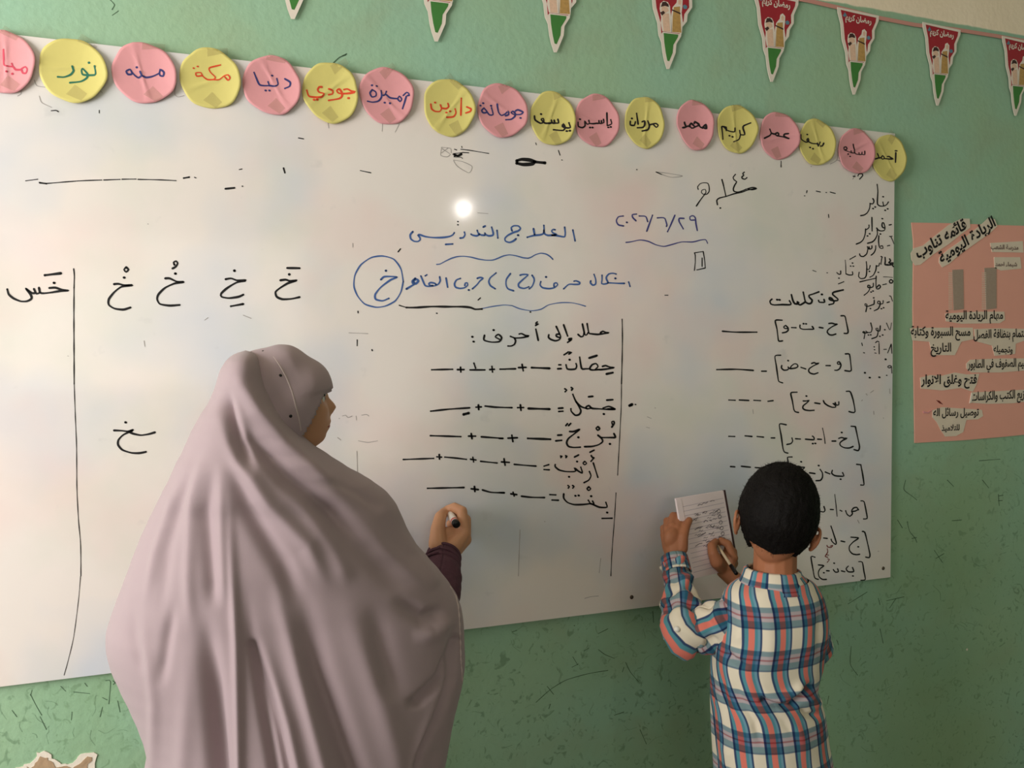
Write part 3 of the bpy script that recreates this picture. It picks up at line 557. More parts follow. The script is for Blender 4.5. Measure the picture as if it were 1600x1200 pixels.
names_lab = ['', 'second circle from the left', 'third circle from the left', 'fourth circle from the left', 'fifth circle from the left', 'sixth circle from the left', 'seventh circle from the left',
             'eighth from the left, above the smeared black blot', 'ninth from the left, right of the smeared blot', 'ninth circle from the right', 'eighth circle from the right', 'seventh circle from the right', '', 'fifth circle from the right',
             'fourth circle from the right', 'third circle from the right', 'second circle from the right', '']
for i, (cx, cy, hw, hh, pp, inkm, lw, tr, st) in enumerate(discs):
    c = W(cx, cy, BT); ex_ = (W(cx + hw, cy, BT) - W(cx - hw, cy, BT)).length / 2; ez_ = (W(cx, cy - hh, BT) - W(cx, cy + hh, BT)).length / 2
    ph = i * 1.7
    def off(x, z, c=c, ex_=ex_, ez_=ez_, ph=ph, i=i):
        u = (x - c.x) / ex_; v = (z - c.z) / ez_
        curl = .010 * max(0, u) ** 2.2 + .003 * max(0, -u) ** 2 + .006 * max(0, -v) ** 2 * (.5 + .5 * math.sin(ph))
        # shallow creases where the paper was folded under its tape
        crease = .0016 * math.exp(-((u * math.cos(ph) + v * math.sin(ph) - .1) / .05) ** 2)
        return BT + .0015 + curl + crease
    rings, seg = 12, 56
    V = []
    def outline(a, i=i):
        k = 1 + .018 * math.sin(3 * a + i) + .014 * math.sin(5 * a + 2 * i) + .008 * math.sin(9 * a + 3 * i)
        if i == 12: k *= 1 - .12 * max(0, math.cos(a - math.radians(215))) ** 3
        return k
    for r in range(rings + 1):
        for s in range(seg if r else 1):
            a = 2 * math.pi * s / seg; q = r / rings * outline(a)
            x, z = c.x + ex_ * q * math.cos(a), c.z + ez_ * q * math.sin(a)
            V.append(Vector((x, -off(x, z), z)))
    F = [(0, 1 + s, 1 + (s + 1) % seg) for s in range(seg)]
    for r in range(1, rings):
        for s in range(seg):
            a = 1 + (r - 1) * seg + s; b = 1 + (r - 1) * seg + (s + 1) % seg
            F.append((a, a + seg, b + seg, b))
    word = 'pink' if pp == 'p' else 'yellow'
    root = empty('paper_circle', (c.x, -BT, c.z))
    tag(root, f'{word} paper circle with {inkword[inkm]} name, {extra_lab.get(i, names_lab[i])}', 'paper circle', 'paper name circles along the board top')
    o = newobj('paper', V, F, M['pinkpaper' if pp == 'p' else 'yellowpaper'], root, True)
    so = o.modifiers.new('thick', 'SOLIDIFY'); so.thickness = .0006; so.offset = 0
    def pla(x, y, off=off):
        p = W(x, y, BT + .004)
        return Vector((p.x, -off(p.x, p.z) - .0008, p.z))
    mb = MB(); ink(mb, tr, st, lw, pla)
    if i == 11: ink(mb, extra12[0], extra12[1], lw, pla)
    tag(mb.build('handwritten_name', M[inkm], root), kind='stuff')
    # two bits of clear tape: one to the wall above, one on the lower edge
    rnd = random.Random(i * 5 + 1)
    for (tx, ty, ang, la, lb) in ((cx + hw * rnd.uniform(.1, .45), cy - hh * .93, rnd.uniform(-.9, .9), .34, .17), (cx + hw * rnd.uniform(-.1, .3), cy + hh * .72, rnd.uniform(.5, 1.2), .24, .2)):
        ca, sa = math.cos(ang), math.sin(ang); P = []
        for (a, b) in [(-1 + g / 3.0, -1 + h / 3.0 * (1 - .05 * g)) for h in range(7) for g in range(7)]:
            x = tx + (a * la * ca - b * lb * sa) * hw; y = ty + (a * la * sa + b * lb * ca) * hh
            p = W(x, y, BT + .004); uu = ((p.x - c.x) / ex_) ** 2 + ((p.z - c.z) / ez_) ** 2
            P.append(Vector((p.x, -(off(p.x, p.z) + .0012 if uu < 1.0 else BT + .001 if p.z < ztop else .004), p.z)))
        newobj('tape', P, [(h * 7 + g, h * 7 + g + 1, h * 7 + g + 8, h * 7 + g + 7) for h in range(6) for g in range(6)], M['tape'], root, True)
    rebase(root)

# ---------------------------------------------------------------- card poster on the right
poster = empty('poster', W(1425, 690, 0)); tag(poster, 'salmon pink card poster with pasted paper strips of printed Arabic, on the green wall', 'poster')
slab('card', [(1423, 348), (1480, 349), (1560, 352), (1597, 353), (1642, 357), (1644, 676), (1600, 679), (1560, 683), (1500, 688), (1428, 692), (1427, 620), (1425, 480), (1426, 378)], .001, .0035, M['salmon'], poster)
def strip(poly, m='strip', y=.0048): return slab('paper_strip', poly, .0036, y, M[m], poster)
def line(txt, ax, ay, bx, by, hs=1.0, m='print', bold=.02):
    printed(txt, W(ax, ay, .0052), W(bx, by, .0052), M[m], poster, hs, bold, name='printed_line')
strip([(1421, 396), (1426, 388), (1440, 384), (1455, 372), (1480, 352), (1500, 342), (1513, 342), (1514, 356), (1500, 366), (1480, 382), (1456, 398), (1436, 414), (1428, 415), (1422, 406)])
strip([(1466, 402), (1480, 390), (1500, 376), (1530, 352), (1542, 341), (1552, 343), (1556, 354), (1545, 364), (1520, 382), (1500, 396), (1480, 413), (1470, 418), (1465, 410)], y=.0052)
line('قائمه تناوب', 1434, 404, 1511, 356, 1.0, bold=.03)
line('الريادة اليومية', 1471, 412, 1556, 352, 1.0, bold=.03)
strip([(1545, 380), (1596, 377), (1597, 395), (1548, 394)])
line('مدرسة الشعب', 1548, 389, 1591, 390, 1.0, 'greyprint')
strip([(1551, 402), (1592, 402), (1594, 420), (1562, 423), (1552, 419)])
line('شيماء احمد', 1555, 415.5, 1589, 416, .9, 'greyprint')
strip([(1486, 422), (1503, 421), (1504, 483), (1488, 485)], 'greystrip'); strip([(1536, 419), (1555, 418), (1555, 482), (1539, 484)], 'greystrip')
for k in range(21):
    for (x0, x1) in ((1482, 1488), (1534, 1541)):
        y = 426 + k * 2.8; newobj('tape_tooth', [W(a, b, .0049) for a, b in ((x0, y), (x1, y), (x1, y + 1.1), (x0, y + 1.1))], [(0, 1, 2, 3)], M['strip'], poster)
strip([(1475, 490), (1520, 487), (1567, 487), (1568, 500), (1560, 505), (1500, 506), (1476, 502)])
line('مهام الريادة اليومية', 1477, 499, 1567, 498, 1.15)
strip([(1420, 513), (1450, 512), (1518, 512), (1519, 530), (1500, 534), (1490, 555), (1455, 555), (1450, 534), (1424, 532)])
line('مسح السبورة وكتابة', 1423, 524, 1516, 524.5, 1.25)
line('التاريخ', 1454, 550, 1486, 549, 1.1)
strip([(1520, 514), (1560, 513), (1604, 514), (1606, 530), (1585, 537), (1584, 553), (1552, 556), (1548, 540), (1522, 533)])
line('اهتمام بنظافة الفصل', 1521, 529, 1607, 526, 1.3)
line('وتجميله', 1552, 550, 1582, 551, 1.1)
strip([(1508, 568), (1514, 562), (1560, 560), (1612, 560), (1612, 578), (1560, 582), (1516, 582), (1508, 576)])
line('تنظيم الصفوف في الطابور', 1512, 575, 1612, 572, 1.4)
strip([(1436, 590), (1452, 586), (1470, 587), (1490, 582), (1508, 585), (1528, 584), (1524, 600), (1518, 612), (1500, 606), (1470, 610), (1437, 607)])
line('فتح وغلق الانوار', 1439, 600, 1526, 599, 1.1, bold=.025)
strip([(1516, 613), (1540, 612), (1610, 608), (1612, 626), (1580, 630), (1540, 631), (1513, 629)])
line('توزيع الكتب والكراسات', 1517, 626, 1608, 621, 1.4)
strip([(1455, 641), (1470, 636), (1500, 638), (1532, 640), (1534, 650), (1526, 655), (1508, 656), (1503, 675), (1492, 681), (1475, 682), (1468, 672), (1462, 660), (1455, 652)])
line('توصيل رسائل اله', 1458, 650, 1529, 649, 1.2)
line('للتلاميذ', 1471, 673, 1499, 672, 1.0)
slab('torn_edge', [(1515, 614), (1518, 616), (1515, 629), (1512, 630)], .0048, .007, M['plaster_white'], poster)
slab('tear', [(1461, 625), (1466, 626), (1472, 632), (1466, 630)], .0036, .004, M['maroon'], poster)
slab('curled_paper', [(1440, 642), (1447, 644), (1455, 640), (1447, 646), (1441, 645)], .0036, .006, M['pinkpaper'], poster)
rebase(poster)

# ---------------------------------------------------------------- pennants
TLp = W(1307, 11, .006)
def pen_local(x, y):
    p = W(1200 + x / 4, y / 4, .006); return (p.x - TLp.x, p.z - TLp.z)
tipl = pen_local(532, 592)
# the string drops a little along the picture only because the wall recedes: level pennants
OUT = [(430, 45), (560, 72), (690, 100), (688, 130), (662, 192), (662, 240), (638, 280), (634, 320), (608, 355), (603, 405), (578, 450), (574, 500), (552, 560), (540, 592), (527, 592), (514, 545), (506, 500), (500, 440), (486, 400), (480, 330), (458, 250), (450, 150), (432, 80)]
RED = [(450, 62), (560, 88), (672, 112), (668, 140), (645, 192), (646, 240), (620, 280), (616, 320), (598, 350), (595, 392), (508, 380), (500, 392), (497, 330), (476, 245), (468, 150)]
GRN = [(512, 388), (588, 396), (586, 410), (562, 455), (558, 500), (540, 548), (530, 545), (522, 500), (515, 440)]
def flat_piece(name, poly, y0, y1, m, parent):
    P = [pen_local(*q) for q in poly]; n = len(P)
    V = [(x, -y0, z) for x, z in P] + [(x, -y1, z) for x, z in P]
    return newobj(name, V, [tuple(range(n - 1, -1, -1)), tuple(range(n, 2 * n))] + [(i, (i + 1) % n, n + (i + 1) % n, n + i) for i in range(n)], M[m], parent)
proto = empty('pennant')
flat_piece('card', OUT, 0, .0012, 'pennwhite', proto)
flat_piece('red_panel', RED, .0012, .0015, 'pennred', proto)
flat_piece('green_tip', GRN, .0012, .0015, 'penngreen', proto)
# two plain dressed figures, pale outline first
left_f = [(500, 300), (492, 250), (496, 220), (512, 205), (535, 212), (546, 235), (548, 268), (552, 300), (556, 385), (505, 378), (497, 330)]
right_f = [(552, 280), (560, 240), (580, 215), (584, 190), (598, 183), (612, 200), (610, 240), (606, 270), (612, 320), (606, 390), (550, 384)]
fl = flat_piece('printed_figure', left_f, .0015, .0017, 'pennwhite', proto)
flat_piece('face', [(500, 262), (504, 235), (530, 235), (540, 262), (520, 276)], .0017, .0018, 'pennskin', fl)
flat_piece('hair', [(498, 240), (506, 212), (524, 210), (538, 225), (540, 240), (520, 234)], .0018, .0019, 'penndark', fl)
flat_piece('clothes', [(505, 280), (540, 276), (546, 380), (512, 378)], .0017, .0018, 'pennskin', fl)
flat_piece('drum', [(494, 272), (512, 262), (520, 274), (504, 290)], .0018, .0019, 'penndark', fl)
fr = flat_piece('printed_figure', right_f, .0015, .0017, 'pennwhite', proto)
flat_piece('face', [(588, 205), (598, 194), (606, 208), (602, 226), (590, 224)], .0017, .0018, 'pennskin', fr)
flat_piece('sash', [(556, 252), (600, 272), (600, 282), (556, 260)], .0018, .0019, 'penndark', fr)
flat_piece('robe', [(566, 240), (598, 236), (598, 270), (604, 385), (556, 382), (560, 290)], .0017, .00175, 'penngold', fr)
flat_piece('lantern', [(612, 232), (624, 224), (636, 234), (634, 248), (618, 250)], .0015, .0017, 'pennteal', proto)
flat_piece('star', [(462, 96), (470, 90), (476, 76), (484, 92), (490, 98), (480, 104), (472, 108)], .0015, .0017, 'pennteal', proto)
_t = printed('رمضان كريم', Vector((0, 0, 0)), Vector((1, 0, 0)), M['pennwhite'], proto, 1.15, .035)
a0 = pen_local(478, 122); b0 = pen_local(640, 152); k = math.hypot(b0[0] - a0[0], b0[1] - a0[1]); an = math.atan2(b0[1] - a0[1], b0[0] - a0[0])
for v in _t.data.vertices:
    x, z = v.co.x * k, v.co.z * k
    v.co = (a0[0] + x * math.cos(an) - z * math.sin(an), -.0021, a0[1] + x * math.sin(an) + z * math.cos(an))
tips = [(457, 30), (681, 65), (867, 82), (1043, 108), (1205, 128), (1333.5, 148), (1464, 165), (1586, 181)]
plab = ['red and green pennant, only its tip showing, farthest left on the string', 'red pennant second from the left, its lower half showing above the orange-red named circle',
        'red and green pennant third from the left, cut off by the top picture edge', 'red and green pennant fourth from the left, its lettering out of view', 'red and green pennant fifth from the left, whole but for its top edge',
        'red and green pennant third from the right, hanging above the rightmost paper circles', 'red and green pennant second from the right, above the wall between board and poster', 'rightmost red and green pennant, cut by the right picture edge']
def copy_tree(o, parent=None):
    c = o.copy(); COL.objects.link(c); c.parent = parent
    for ch in list(o.children): copy_tree(ch, c)
    return c
for i, (x, y) in enumerate(tips):
    p = W(x, y, .006); r = proto if i == len(tips) - 1 else copy_tree(proto)
    r.location = (p.x - tipl[0], -.006, p.z - tipl[1])
    tag(r, plab[i], 'pennant', 'pennants on the string over the board')
sp = [W(x, y, .005) for x, y in ((1262, 1), (1310, 12), (1373, 28), (1430, 39), (1492, 46), (1555, 56), (1600, 64))]
zs = sum(p.z for p in sp) / len(sp)
sp = [Vector((-1.9, -.004, sp[0].z + .012)), Vector((-1.0, -.004, sp[0].z + .006)), Vector((0, -.004, sp[0].z + .003))] + sp + [Vector((sp[-1].x + .8, -.005, sp[-1].z))]
n = len(sp); hw = .0055
V = [p + Vector((0, 0, hw)) for p in sp] + [p - Vector((0, 0, hw)) for p in sp]
rib = newobj('bunting_string', V, [(i, i + 1, n + i + 1, n + i) for i in range(n - 1)], M['string'])
sm = rib.modifiers.new('t', 'SOLIDIFY'); sm.thickness = .001
tag(rib, 'thin pink ribbon carrying the pennants along the top of the wall', 'ribbon')
# ---------------------------------------------------------------- people
def smoothstep(t): t = max(0, min(1, t)); return t * t * (3 - 2 * t)
def capsule(mb, pts, rads, nu=14):
    """limb: tapered tube with rounded ends"""
    pts = [Vector(p) for p in pts]
    path = [pts[0]]; rr = [rads[0]]
    for i in range(1, len(pts)):
        for k in range(1, 5):
            t = k / 4; path.append(pts[i - 1].lerp(pts[i], t)); rr.append(rads[i - 1] * (1 - t) + rads[i] * t)
    mb.add(*tube_data(path, rr, nu))
    for i in range(len(pts)): mb.add(*sphere_data(pts[i], rads[i], nu, 8))
def ellipsoid(mb, c, r, R=None, nu=32, nv=24, fn=None):
    V, F = sphere_data((0, 0, 0), 1, nu, nv)
    out = []
    for v in V:
        p = Vector(v)
        p = fn(p) if fn else Vector((p.x * r[0], p.y * r[1], p.z * r[2]))
        if R is not None: p = R @ p
        out.append(p + Vector(c))
    mb.add(out, F)
def remeshed(name, mb, voxel, m, parent, smooth_it=4):
    o = newobj('tmp', mb.v, mb.f, None)
    r = o.modifiers.new('r', 'REMESH'); r.mode = 'VOXEL'; r.voxel_size = voxel
    s = o.modifiers.new('s', 'SMOOTH'); s.iterations = smooth_it; s.factor = .5
    dg = bpy.context.evaluated_depsgraph_get()
    me = bpy.data.meshes.new_from_object(o.evaluated_get(dg)); me.name = name
    bpy.data.objects.remove(o)
    me.materials.clear(); me.materials.append(m); me.shade_smooth()
    q = bpy.data.objects.new(name, me); COL.objects.link(q); q.parent = parent
    return q
def gauss(d, w): return math.exp(-(d / w) ** 2)
def seg_dist(px, py, pts):
    best = 1e9; bt = 0; n = len(pts) - 1
    for i in range(n):
        ax, ay = pts[i]; bx, by = pts[i + 1]
        dx, dy = bx - ax, by - ay; t = ((px - ax) * dx + (py - ay) * dy) / (dx * dx + dy * dy)
        t = max(0, min(1, t)); d = math.hypot(px - ax - t * dx, py - ay - t * dy)
        if d < best: best = d; bt = (i + t) / n
    return best, bt
def head_fn(s, child=False, wx=.74):
    """local head: +Y is where it looks, +Z up; s = scale, about 0.1 half height"""
    def fn(p):
        x, y, z = p
        w = 1.0
        if z < 0: w = 1 - .30 * smoothstep(-z * 1.1) if y > -.2 else 1 - .18 * smoothstep(-z)
        X = x * wx * w; Y = y * .93; Z = z * 1.1
        if y > 0 and z < 0: Y *= 1 + .07 * smoothstep(-z * 1.8)
        if y < 0 and z < -.1: Y *= 1 - .30 * smoothstep((-z - .1) * 1.3)
        if y > .2:
            f = smoothstep((y - .2) / .5)
            Y += f * (.22 * gauss(X, .10) * gauss(Z + .22, .14) + .11 * gauss(X, .08) * gauss(Z + .02, .17)      # nose tip and bridge
                      + .05 * gauss(Z - .16, .09) * gauss(X, .45)                                               # brow
                      - .09 * (gauss(X - .30, .15) + gauss(X + .30, .15)) * gauss(Z - .03, .10)                 # eye sockets
                      + .07 * gauss(X, .22) * (gauss(Z + .48, .05) + gauss(Z + .60, .06)) + .05 * gauss(X, .3) * gauss(Z + .5, .2)                        # lips
                      + .17 * gauss(X, .26) * gauss(Z + .86, .20)                                               # chin
                      + .05 * (gauss(X - .40, .18) + gauss(X + .40, .18)) * gauss(Z + .22, .18))                # cheeks
        return Vector((X, Y, Z)) * s
    return fn
def ear_data(c, R, s, side):
    """outer ear: a C-shaped rim, an inner bowl and a lobe"""
    mb = MB()
    def P(u, v, w): return Vector(c) + R @ Vector((side * w * s, u * s, v * s))
    rim = [P(.10, .20, .03), P(.04, .30, .10), P(-.08, .34, .16), P(-.19, .27, .19), P(-.23, .10, .19), P(-.18, -.08, .16), P(-.08, -.22, .11), P(.02, -.30, .07), P(.09, -.24, .04)]
    q = catmull([Vector(a) for a in rim], .002)
    mb.add(*tube_data(q, [.040 * s + .012 * s * math.sin(math.pi * i / len(q)) for i in range(len(q))], 8))
    ellipsoid(mb, P(-.06, .03, .07), (.07 * s, .15 * s, .27 * s), R, 12, 10)
    ellipsoid(mb, P(.02, -.27, .06), (.035 * s, .07 * s, .08 * s), R, 10, 8)
    return mb
def look(yaw, pitch=0, roll=0):
    """yaw 0 looks at the board (+Y); positive turns to the right; pitch down; roll = ear to right shoulder"""
    return Matrix.Rotation(-yaw, 3, 'Z') @ Matrix.Rotation(-pitch, 3, 'X') @ Matrix.Rotation(roll, 3, 'Y')

def solve_ring(xl, xr, py, cy, b):
    """ellipse in a level plane whose tangent rays meet the frame at xl and xr; axes along the wall (a) and towards it (b)"""
    a = abs(W(xr, py, -cy).x - W(xl, py, -cy).x) / 2; cx = (W(xr, py, -cy).x + W(xl, py, -cy).x) / 2
    z = W((xl + xr) / 2, py, -cy).z
    for _ in range(25):
        def edge(px, side):
            d = ray(px, py); u = Vector((d.x, d.y)).normalized(); nrm = Vector((u.y, -u.x))    # points right
            want = 0.0
            sup = math.sqrt((a * nrm.x) ** 2 + (b * nrm.y) ** 2)
            return nrm.dot(Vector((cx - CAM.x, cy - CAM.y))) + side * sup
        er = edge(xr, 1); el = edge(xl, -1)      # both should be zero
        cx -= (er + el) / 2; a -= (er - el) / 2
        a = max(a, .01)
    return cx, a, z
def interp_rows(rows, step):
    out = []; rows = sorted(rows); ys = [r[0] for r in rows]
    y = ys[0]
    while y <= ys[-1] + 1e-6:
        i = max(j for j in range(len(ys)) if ys[j] <= y); i = min(i, len(ys) - 2)
        t = (y - ys[i]) / (ys[i + 1] - ys[i])
        p = rows[max(i - 1, 0)]; a = rows[i]; b = rows[i + 1]; n = rows[min(i + 2, len(rows) - 1)]
        r = [y]
        for k in range(1, len(a)):
            m1 = (b[k] - p[k]) / max(b[0] - p[0], 1e-6) * (b[0] - a[0]); m2 = (n[k] - a[k]) / max(n[0] - a[0], 1e-6) * (b[0] - a[0])
            r.append((2*t**3 - 3*t**2 + 1) * a[k] + (t**3 - 2*t**2 + t) * m1 * .8 + (-2*t**3 + 3*t**2) * b[k] + (t**3 - t**2) * m2 * .8)
        out.append(r); y += step
    return out
def drape(name, rows, step, nseg, m, parent, folds=(), back=.012, edge_power=2.0, uvscale=None, noise_amp=0.0, noise_scale=8, top_cap=True, front_n=0.72):
    """cloth shell lofted through level rings; folds are real displacements of the cloth"""
    R = interp_rows(rows, step); V = []; UV = []; n = nseg
    info = []
    for (y, xl, xr_, cy, b) in R:
        cx, a, z = solve_ring(xl, xr_, y, cy, b); info.append((cx, a, z, cy, b))
    for ri, (cx, a, z, cy, b) in enumerate(info):
        # more points on the side that faces the room
        angs = []
        for k in range(n):
            t = k / n
            th = (-math.pi * t / front_n) if t < front_n else (-math.pi - math.pi * (t - front_n) / (1 - front_n))
            angs.append(th)
        arc = 0; prev = None
        for th in angs:
            c, s = math.cos(th), math.sin(th)
            e = 2 / edge_power
            x = cx + a * math.copysign(abs(c) ** e, c); yy = cy + b * math.copysign(abs(s) ** e, s)
            p = Vector((x, yy, z)); nn = Vector((c / a, s / b, 0)).normalized()
            if prev is not None: arc += (p - prev).length
            prev = p.copy()
            d = 0
            if s < 0.15:
                px, py = proj(p); wgt = smoothstep((-s + .15) / .35)
                for (pts, amp, w, *sk) in folds:
                    if min(q[0] for q in pts) - 3 * w < px < max(q[0] for q in pts) + 3 * w and min(q[1] for q in pts) - 3 * w < py < max(q[1] for q in pts) + 3 * w:
                        dist, bt = seg_dist(px, py, pts)
                        ta = smoothstep(bt / .40) if len(sk) == 0 else 1
                        ta *= smoothstep((1 - bt) / .28) if len(sk) < 2 else 1
                        d += amp * (.00115 if amp > 0 else .00145) * ta * gauss(dist, w)
                d *= wgt
            else:
                d += back * math.sin(th * 9 + z * 3) * smoothstep((info[0][2] - z) / .35)
            if noise_amp: d += noise_amp * noise.noise(Vector((x * noise_scale, yy * noise_scale, z * noise_scale * .6)))
            V.append(p + nn * d); UV.append((arc, info[0][2] - z))
    F = []
    for r in range(len(R) - 1):
        for k in range(n):
            A = r * n + k; B = r * n + (k + 1) % n
            F.append((A, A + n, B + n, B))
    if top_cap:
        V.append(Vector((info[0][0], info[0][3], info[0][2] + .004))); UV.append((0, 0)); c = len(V) - 1
        F += [(k, (k + 1) % n, c) for k in range(n)]
    if uvscale == 'center':
        for r in range(len(R)):
            # u = 0 at the middle of the back, so the stripes hang straight
            mid = UV[r * n + int(n * front_n / 2)][0]
            for k in range(n): UV[r * n + k] = (UV[r * n + k][0] - mid + .05 * smoothstep((UV[r * n + k][1] - .16) / .13), UV[r * n + k][1])
    return newobj(name, V, F, m, parent, True, UV), info

# ----- the veiled adult
WR = empty('person'); WR.location = (W(440, 700, .33).x, -.34, 0)
tag(WR, 'person in long mauve veil seen from behind, writing on the whiteboard', 'person')
HC = W(437, 634, .385); HS = .088
HR = look(math.radians(74), math.radians(-7), 0)
wb = MB()
ellipsoid(wb, HC, (1, 1, 1), HR, 72, 56, head_fn(HS))
neck = HC + Vector((-.01, .0, -.10))
capsule(wb, [HC + Vector((0, 0, -.05)), HC + Vector((-.02, .0, -.15))], [.045, .05])
ch = W(440, 860, .37)                                        # chest centre
ellipsoid(wb, (ch.x, -.37, 1.24), (.17, .10, .16)); ellipsoid(wb, (ch.x, -.37, 1.05), (.15, .10, .17)); ellipsoid(wb, (ch.x, -.37, .86), (.165, .11, .14))
shR = W(556, 850, .36); elR = W(668, 960, .27); wrR = W(694, 868, .105)
shL = Vector((ch.x - .12, -.37, 1.30)); elL = W(262, 960, .36); wrL = W(340, 1010, .27)
capsule(wb, [shR, elR], [.038, .034]); capsule(wb, [elR, wrR], [.036, .024])
capsule(wb, [Vector((ch.x, -.37, 1.30)), shR], [.05, .038]); capsule(wb, [Vector((ch.x, -.37, 1.33)), shL], [.06, .05])
capsule(wb, [shL, elL], [.048, .036]); capsule(wb, [elL, wrL], [.036, .024])
ellipsoid(wb, wrL + Vector((.05, .01, .0)), (.045, .022, .03))
for k in range(5): capsule(wb, [wrL + Vector((.07, .01, .025 - .015 * k)), wrL + Vector((.12 - .01 * abs(k - 2), .02, .022 - .014 * k)), wrL + Vector((.14 - .01 * abs(k - 2), .0, .02 - .013 * k))], [.009, .008, .007], 8)
for s in (-1, 1):
    hx = ch.x + s * .085
    capsule(wb, [(hx, -.37, .82), (hx, -.37, .46), (hx, -.38, .09)], [.08, .055, .035])
    capsule(wb, [(hx, -.40, .05), (hx + .01 * s, -.26, .04)], [.035, .028])
# right hand: palm, curled fingers round the marker, thumb on the near side
def hand(mb, J, sc=1.0):
    wr, ik, mk, rk, pk, tc = (J[k] for k in ('wrist', 'i0', 'm0', 'r0', 'p0', 't0'))
    for q, r1, r2 in ((ik, .021, .0125), (mk, .021, .0125), (rk, .020, .0115), (pk, .019, .0105)): capsule(mb, [wr, wr.lerp(q, .5), q], [r1 * sc, .0175 * sc, r2 * sc], 10)
    for f, rad in (('i', .0098), ('m', .0098), ('r', .0092), ('p', .0080)):
        ch_ = [J[f + '0'], J[f + '1'], J[f + '2'], J[f + '3']]
        capsule(mb, ch_, [rad * 1.15 * sc, rad * 1.05 * sc, rad * .98 * sc, rad * .82 * sc], 10)
    capsule(mb, [wr.lerp(tc, .2), tc, J['t1'], J['t2'], J['t3']], [.016 * sc, .0175 * sc, .0135 * sc, .0115 * sc, .0088 * sc], 10)
JW = dict(wrist=wrR, i0=W(725, 834, .100), m0=W(727, 843, .080), r0=W(722, 850, .060), p0=W(714, 856, .052),
          i1=W(722, 799, .082), m1=W(728, 812, .060), r1=W(727, 826, .046), p1=W(722, 840, .040),
          i2=W(710, 793, .062), m2=W(716, 801, .041), r2=W(714, 815, .036), p2=W(710, 830, .033),
          i3=W(699, 796, .046), m3=W(705, 803, .036), r3=W(703, 818, .034), p3=W(700, 834, .034),
          t0=W(684, 850, .105), t1=W(684, 826, .095), t2=W(688, 808, .072), t3=W(694, 800, .052))
hand(wb, JW, 1.25); ellipsoid(wb, W(704, 846, .085), (.030, .022, .036)); ellipsoid(wb, W(716, 836, .085), (.020, .020, .030))
wbody = remeshed('body', wb, .0028, M['skin_w'], WR, 4)
tip, cap = W(697.5, 794, BT + .001), W(713.5, 820, .125)
# eyes, lashes, brows, lips
for s in (-1, 1):
    e = HC + HR @ (Vector((s * .29, .71, .03)) * HS)
    eo = newobj('eye', *sphere_data(e, .0105, 16, 12), M['eye'], WR, True)
    newobj('iris', *sphere_data(e + HR @ Vector((0, .0075, 0)), .0048, 12, 8), M['iris'], eo, True)
    newobj('eyelashes', *tube_data([HC + HR @ (Vector((s * x, y, .10)) * HS) for x, y in ((.18, .80), (.30, .85), (.42, .76))], .0022, 6), M['penblack'], eo, True)
    newobj('eyebrow', *tube_data([HC + HR @ (Vector((s * x, y, z)) * HS) for x, y, z in ((.13, .92, .22), (.30, .87, .27), (.46, .74, .22))], .0028, 6), M['penblack'], WR, True)
newobj('lips', *tube_data([HC + HR @ (Vector((x, .80 + .11 * (1 - (x / .2) ** 2) ** .5, -.56)) * HS) for x in (-.19, -.12, 0, .12, .19)], [.002, .0042, .005, .0042, .002], 8), M['lip'], WR, True)

# head wrap with its face opening
V, F = sphere_data((0, 0, 0), 1, 120, 90)
sv = []
for v in V:
    x, y, z = v
    w = 1 - (.12 * smoothstep(-z) if z < 0 else 0)
    p = Vector((x * .092 * w, y * (.091 if y > 0 else .104) * w, z * (.104 if z > 0 else .125)))
    if y > 0 and z > .2: p.y += .006 * gauss(z - .35, .3)
    p += Vector((x, y, z)) * (.0018 * math.sin(8 * (y * .8 - z * .9) + 2 * x) + .0015 * noise.noise(Vector((x * 3, y * 5, z * 3))))
    sv.append(p)
keep = [not ((p.y * .80 - p.z * .60) > .036 and p.z < .014 and p.y > .0) for p in sv]
F2 = [f for f in F if all(keep[i] for i in f)]
scarf = newobj('head_wrap', [HC + HR @ p for p in sv], F2, M['veil'], WR, True)
so = scarf.modifiers.new('t', 'SOLIDIFY'); so.thickness = .003; so.offset = 1
scarf.data.materials.append(M['veil'])

cape_rows = [  # y, left, right, centre depth (wall y), half depth
 (551, 372, 396, -.40, .040), (556, 362, 402, -.41, .060), (566, 352, 406, -.415, .078), (580, 344, 411, -.42, .083), (600, 338, 419, -.42, .088), (625, 328, 432, -.42, .094),
 (650, 312, 447, -.42, .104), (675, 298, 466, -.42, .112), (700, 286, 492, -.42, .122), (720, 274, 520, -.42, .132), (740, 264, 549, -.415, .142), (760, 252, 582, -.41, .150),
 (780, 241, 606, -.40, .158), (800, 230, 620, -.395, .166), (830, 215, 633, -.39, .175), (860, 202, 648, -.385, .184), (890, 189, 672, -.38, .19), (915, 178, 692, -.375, .196),
 (935, 170, 706, -.37, .20), (955, 164, 717, -.37, .20), (975, 164, 723, -.37, .20), (1000, 170, 726, -.37, .20), (1030, 183, 727, -.37, .20), (1060, 198, 727, -.37, .20),
 (1090, 212, 722, -.37, .20), (1115, 222, 715, -.37, .20), (1135, 228, 708, -.37, .20), (1160, 224, 700, -.37, .20), (1200, 218, 691, -.37, .20), (1260, 212, 684, -.37, .20), (1330, 208, 680, -.37, .20), (1410, 206, 678, -.37, .20)]
